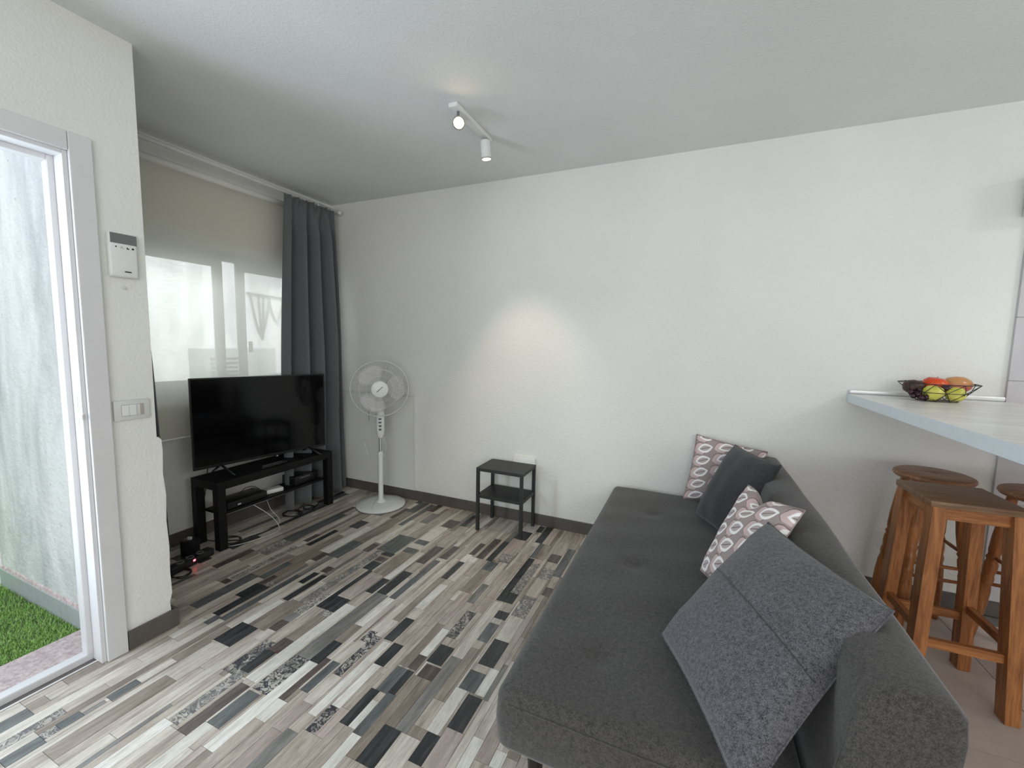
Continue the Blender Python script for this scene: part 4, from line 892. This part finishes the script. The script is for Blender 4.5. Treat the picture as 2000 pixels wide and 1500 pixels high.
def leaf_mat():
    t = NT('leaf_print_fabric'); uv = t.node('ShaderNodeUVMap').outputs[0]
    dn = t.node('ShaderNodeTexNoise'); t.put(dn.inputs['Vector'], uv); dn.inputs['Scale'].default_value = 4
    ad = t.node('ShaderNodeVectorMath', operation='MULTIPLY_ADD'); t.put(ad.inputs[0], dn.outputs['Color']); ad.inputs[1].default_value = (0.03, 0.03, 0); t.put(ad.inputs[2], uv)
    sp_ = t.node('ShaderNodeSeparateXYZ'); t.put(sp_.inputs[0], ad.outputs[0])
    U = t.math('MULTIPLY', sp_.outputs[0], 3.4); V = t.math('MULTIPLY', sp_.outputs[1], 5.4)
    col = t.math('FLOOR', U); V = t.math('ADD', V, t.math('MULTIPLY', col, 0.5))
    x0 = t.math('SUBTRACT', t.math('FRACT', U), 0.5); y0 = t.math('SUBTRACT', t.math('FRACT', V), 0.5)
    asp = 3.4/5.4
    def leaf(dx, dy, a, b, ang):
        x = t.math('SUBTRACT', x0, dx); y = t.math('MULTIPLY', t.math('SUBTRACT', y0, dy), asp)
        c, s = math.cos(ang), math.sin(ang)
        xr = t.math('ADD', t.math('MULTIPLY', x, c), t.math('MULTIPLY', y, s)); yr = t.math('SUBTRACT', t.math('MULTIPLY', y, c), t.math('MULTIPLY', x, s))
        q = t.math('DIVIDE', xr, a); q2 = t.math('MULTIPLY', q, q)   # along
        return t.math('ADD', t.math('DIVIDE', t.math('ABSOLUTE', yr), b), q2), xr, yr
    step = lambda v, e0: t.math('LESS_THAN', v, e0)
    d, xr, yr = leaf(0.09, 0.05, 0.38, 0.215, 0.42); dbl, _, _ = leaf(-0.15, -0.10, 0.36, 0.30, 0.42)
    base = t.ramp(t.noise(t.objc(), 300, 2), [(0.3, srgb(160, 145, 143)), (0.7, srgb(176, 161, 159))])
    c = t.mix(step(dbl, 1.12), base, (*srgb(136, 118, 116), 1)); c = t.mix(step(dbl, 0.98), c, (*srgb(214, 190, 188), 1))
    c = t.mix(step(d, 1.06), c, (*srgb(250, 247, 245), 1)); 
    inn = t.ramp(t.math('FRACT', t.math('MULTIPLY', t.math('ADD', xr, yr), 22.0)), [(0.45, srgb(178, 164, 164)), (0.55, srgb(206, 192, 191))])
    c = t.mix(step(d, 0.60), c, inn); c = t.mix(step(t.math('ADD', t.math('MULTIPLY', t.math('ABSOLUTE', yr), 60.0), t.math('MULTIPLY', step(d, 0.45), -1.0)), 0.0), c, (*srgb(134, 116, 116), 1))
    t.bump(t.noise(t.objc(), 500, 2), 0.25, 0.001)
    return t.fin(c, 0.85, 0, 0.2)
M_LEAF = leaf_mat()
cushion('leaf-print cushion standing at the far end of the sofa against the back wall', [(2.945, -0.125, 0.405), (3.000, -0.060, 0.795), (3.375, -0.075, 0.735), (3.32, -0.13, 0.41)], 0.048, M_LEAF, 3)
cushion('plain dark grey cushion between the two leaf-print cushions', [(3.015, -0.40, 0.425), (3.205, -0.115, 0.765), (3.372, -0.495, 0.765), (3.19, -0.79, 0.435)], 0.078, M_CUSHD, 5)
cushion('crumpled leaf-print cushion half hidden behind the biggest grey cushion', [(3.030, -1.030, 0.432), (3.205, -0.785, 0.735), (3.325, -1.125, 0.765), (3.14, -1.375, 0.475)], 0.050, M_LEAF, 8, dip=0.045)
cushion('large mottled grey square cushion nearest the camera on the sofa', [(2.915, -1.492, 0.430), (3.232, -1.136, 0.712), (3.402, -1.648, 0.742), (3.095, -1.966, 0.454)], 0.078, M_CUSH, 12, seam='v')

# ------------------------------------------------------------------ breakfast bar, rail
ct = thing('breakfast_bar', 'white breakfast bar top fixed to the back wall above the stools', 'counter', (4.2, -0.8, 0))
rel(obj('worktop', B(3.736, 4.95, -1.75, -0.002, 1.041, 1.087, bev=0.001, seg=1), M_TOP, ct), ct)
rel(obj('front_edge_band', B(3.7345, 3.7362, -1.75, -0.002, 1.042, 1.086), M_TOPE, ct), ct)
for y in (-1.66,): 
    rel(obj('support_leg', tube(bmesh.new(), [(4.75, y, 0), (4.75, y, 1.041)], 0.03, 20), M_ALU, ct), ct)
rl = obj('splash_rail', lathe(bmesh.new(), [(0, 0), (0.001, 0)], 3) if False else B(3.737, 4.349, -0.020, -0.001, 1.0872, 1.112, bev=0.008, seg=3), M_ALU)
smooth_by_angle(rl); tag(rl, 'rounded aluminium rail along the wall at the back of the bar', 'rail')

# ------------------------------------------------------------------ stools
def square_stool():
    t = thing('square_stool', 'square-seated wooden bar stool in front, with flat legs', 'stool', (3.925, -0.672, 0), math.radians(1.5))
    h = 0.775; a = 0.138; b = 0.162
    smooth_by_angle(obj('seat', B(-a, a, -a, a, h-0.024, h, bev=0.004), M_SEAT, t))
    def lp(sx, sy, z): k = 1-z/(h-0.024); r = (a-0.028)+(b-0.022-(a-0.028))*k; return Vector((sx*r, sy*r, z))
    for sx in (-1, 1):
        for sy in (-1, 1): obj('leg', beam(bmesh.new(), lp(sx, sy, 0), lp(sx, sy, h-0.024), 0.054, 0.042, up=(1, 0, 0)), M_OAK, t)
    for s in (-1, 1):
        for z0, z1, nm in ((h-0.070, h-0.026, 'apron'),):
            r = lp(1, 1, (z0+z1)/2).x; box_ = B(-r+0.02, r-0.02, s*r-0.009, s*r+0.009, z0, z1); obj(nm, box_, M_OAKX, t)
            box_ = B(s*r-0.009, s*r+0.009, -r+0.02, r-0.02, z0, z1); obj(nm, box_, M_OAKY, t)
        r = lp(1, 1, 0.225).x; obj('stretcher', B(-r, r, s*r-0.010, s*r+0.010, 0.212, 0.245), M_OAKX, t)
        r = lp(1, 1, 0.27).x; obj('stretcher', B(s*r-0.010, s*r+0.010, -r, r, 0.255, 0.286), M_OAKY, t)
    return t
square_stool()
def round_stool(loc, rz, label):
    t = thing('round_stool', label, 'stool', loc, rz, 'round-seated wooden stools under the breakfast bar')
    h = 0.762; R0 = 0.142
    smooth_by_angle(obj('seat', lathe(bmesh.new(), [(0, h-0.032), (R0-0.022, h-0.032), (R0-0.006, h-0.026), (R0, h-0.015), (R0-0.004, h-0.005), (R0-0.016, h), (0.016, h-0.0015), (0.012, h-0.003), (0, h-0.0032)], 44), M_SEATR, t))
    def lp(sx, sy, z): k = 1-z/(h-0.03); r = 0.068+(0.126-0.068)*k; return Vector((sx*r, sy*r, z))
    zs = [0, 0.02, 0.10, 0.20, 0.27, 0.30, 0.315, 0.33, 0.345, 0.37, 0.40, 0.412, 0.426, 0.44, 0.46, 0.52, 0.60, 0.68, 0.731]
    rs = [0.0135, 0.0150, 0.0185, 0.0215, 0.0205, 0.0165, 0.0195, 0.0195, 0.0165, 0.0195, 0.0195, 0.0160, 0.0205, 0.0160, 0.0190, 0.0205, 0.0190, 0.0160, 0.0140]
    for sx in (-1, 1):
        for sy in (-1, 1): obj('leg', tube(bmesh.new(), [lp(sx, sy, z) for z in zs], [r_*1.15 for r_ in rs], 16), M_OAK, t, smooth=True)
    for s in (-1, 1):
        for z in (0.36, 0.235 if False else 0.30):
            p = lp(-1, s, z); q = lp(1, s, z); obj('stretcher', tube(bmesh.new(), [p, (p+q)/2, q], [0.0065, 0.0085, 0.0065], 10), M_OAKX, t, smooth=True)
        z = 0.43
        p = lp(s, -1, z); q = lp(s, 1, z); obj('stretcher', tube(bmesh.new(), [p, (p+q)/2, q], [0.0065, 0.0085, 0.0065], 10), M_OAKY, t, smooth=True)
    return t
round_stool((4.008, -0.283, 0), 0.05, 'round-seated wooden stool directly behind the square stool')
round_stool((4.305, -0.435, 0), 0.0, 'round-seated wooden stool at the right edge of the picture')

# ------------------------------------------------------------------ fruit bowl
bw = thing('wire_bowl', 'black geometric wire bowl of fruit on the breakfast bar', 'bowl', (4.035, -0.165, 1.0872))
bm = bmesh.new(); NB = 9; rT, rM, rB = 0.142, 0.108, 0.072; zT, zM, zB = 0.085, 0.043, 0.002; wr = 0.0016
pt = lambda r, z, k, o: Vector((r*math.cos(2*PI*(k+o)/NB+0.1), r*math.sin(2*PI*(k+o)/NB+0.1), z))
tube(bm, [pt(rT, zT, k, 0) for k in range(NB)], 0.0022, 6, closed=True)
obj('rim', bm, M_BLACKM, bw)
bm = bmesh.new(); tube(bm, [pt(rB, zB, k, 0) for k in range(NB)], wr, 6, closed=True); tube(bm, [pt(rM, zM, k, 0.5) for k in range(NB)], wr, 5, closed=True)
for k in range(NB):
    for o_ in (0, 1): tube(bm, [pt(rT, zT, k+o_, 0), pt(rM, zM, k, 0.5)], wr, 5); tube(bm, [pt(rM, zM, k, 0.5), pt(rB, zB, k+o_, 0)], wr, 5)
for k in range(0, NB, 3): tube(bm, [pt(rB, zB, k, 0), Vector((0, 0, zB))], wr, 5)
obj('wire_frame', bm, M_BLACKM, bw)
def fruit(name, label, cat, loc, prof, m, tilt=(0, 0, 0), sc=(1, 1, 1), stem=None, group=None):
    o = obj(name, lathe(bmesh.new(), prof, 28), m, smooth=True); o.location = loc; o.rotation_euler = tilt; o.scale = sc; tag(o, label, cat, group)
    if stem: obj('stem', tube(bmesh.new(), [(0, 0, stem), (0.002, 0, stem+0.014)], 0.0014, 6), M_OAK, o)
    return o
def fmat(name, a, b, rough=0.35, sc=6):
    t = NT(name); return t.fin(t.ramp(t.noise(t.objc(), sc, 3), [(0.35, a), (0.65, b)]), rough, 0, 0.5)
def appr(r): return [(0, -r*0.78), (r*0.25, -r*0.86), (r*0.55, -r*0.78), (r*0.86, -r*0.45), (r, 0.0), (r*0.95, r*0.38), (r*0.72, r*0.72), (r*0.40, r*0.86), (r*0.16, r*0.80), (0, r*0.68)]
MY = fmat('yellow_apple_skin', srgb(196, 196, 70), srgb(226, 218, 110), 0.35, 18)
fruit('apple', 'yellow apple at the front of the wire bowl, left one of two', 'apple', (4.002, -0.213, 1.127), appr(0.039), MY, (0.2, 0.1, 0), stem=0.026)
fruit('apple', 'yellow apple at the front of the wire bowl, right one of two', 'apple', (4.081, -0.213, 1.125), appr(0.037), MY, (-0.2, 0.25, 1), stem=0.025)
fruit('tomato', 'red tomato on top in the middle of the wire bowl', 'tomato', (4.030, -0.150, 1.164), [(0, -0.032), (0.022, -0.033), (0.040, -0.021), (0.047, 0), (0.044, 0.018), (0.028, 0.032), (0.010, 0.033), (0, 0.028)], fmat('tomato_skin', srgb(206, 52, 14), srgb(228, 88, 30), 0.2), (0.1, 0.1, 0), stem=0.026)
MM = NT('mango_skin'); g_ = MM.node('ShaderNodeSeparateXYZ'); MM.put(g_.inputs[0], MM.objc()); MM.fin(MM.ramp(MM.math('ADD', MM.math('MULTIPLY', g_.outputs[0], 10.0), MM.math('ADD', 0.30, MM.math('MULTIPLY', MM.noise(MM.objc(), 25, 3), 0.45))), [(0.35, srgb(200, 142, 88)), (0.7, srgb(200, 92, 74))]), 0.3, 0, 0.5)
fruit('mango', 'orange and red mango on top at the right of the wire bowl', 'mango', (4.118, -0.130, 1.166), [(0, -0.056), (0.018, -0.052), (0.034, -0.034), (0.040, -0.006), (0.038, 0.022), (0.026, 0.045), (0.010, 0.055), (0, 0.056)], MM.m, (0, PI/2, 0.15), (1, 1, 1), stem=0.053)
fruit('avocado', 'dark brown avocado at the left of the wire bowl', 'avocado', (3.955, -0.155, 1.150), [(0, -0.045), (0.018, -0.042), (0.031, -0.026), (0.034, -0.004), (0.027, 0.022), (0.016, 0.040), (0, 0.048)], fmat('avocado_skin', srgb(48, 28, 20), srgb(84, 52, 38), 0.45, 60), (0.2, PI/2, 0.2), stem=0.045)
MG = fmat('dark_grape_skin', srgb(34, 12, 26), srgb(62, 24, 40), 0.25)
gr_ = [(3.930, -0.190, 1.125), (3.950, -0.212, 1.118), (3.938, -0.175, 1.140), (3.960, -0.196, 1.138), (3.974, -0.226, 1.108), (3.955, -0.232, 1.104), (3.972, -0.180, 1.118), (3.950, -0.150, 1.112), (3.978, -0.200, 1.100), (3.935, -0.205, 1.108)]
gt_ = thing('grape_bunch', 'small bunch of dark purple grapes at the left inside the wire bowl', 'grapes', (3.955, -0.19, 1.10))
for p in gr_:
    g = obj('grape', lathe(bmesh.new(), [(0, -0.012), (0.007, -0.0105), (0.0115, -0.004), (0.0115, 0.004), (0.007, 0.0105), (0, 0.012)], 14), MG, gt_, smooth=True); g.location = Vector(p)-gt_.location
fruit('plum', 'dark purple plum wedged between the yellow apples and the mango', 'plum', (4.050, -0.206, 1.152), [(0, -0.015), (0.010, -0.013), (0.017, -0.004), (0.017, 0.005), (0.009, 0.014), (0, 0.015)], MG, (0, PI/2, 0), (1, 1, 1.35))
fruit('apple', 'yellow apple mostly hidden behind the two front apples in the wire bowl', 'apple', (4.050, -0.118, 1.122), appr(0.033), MY)
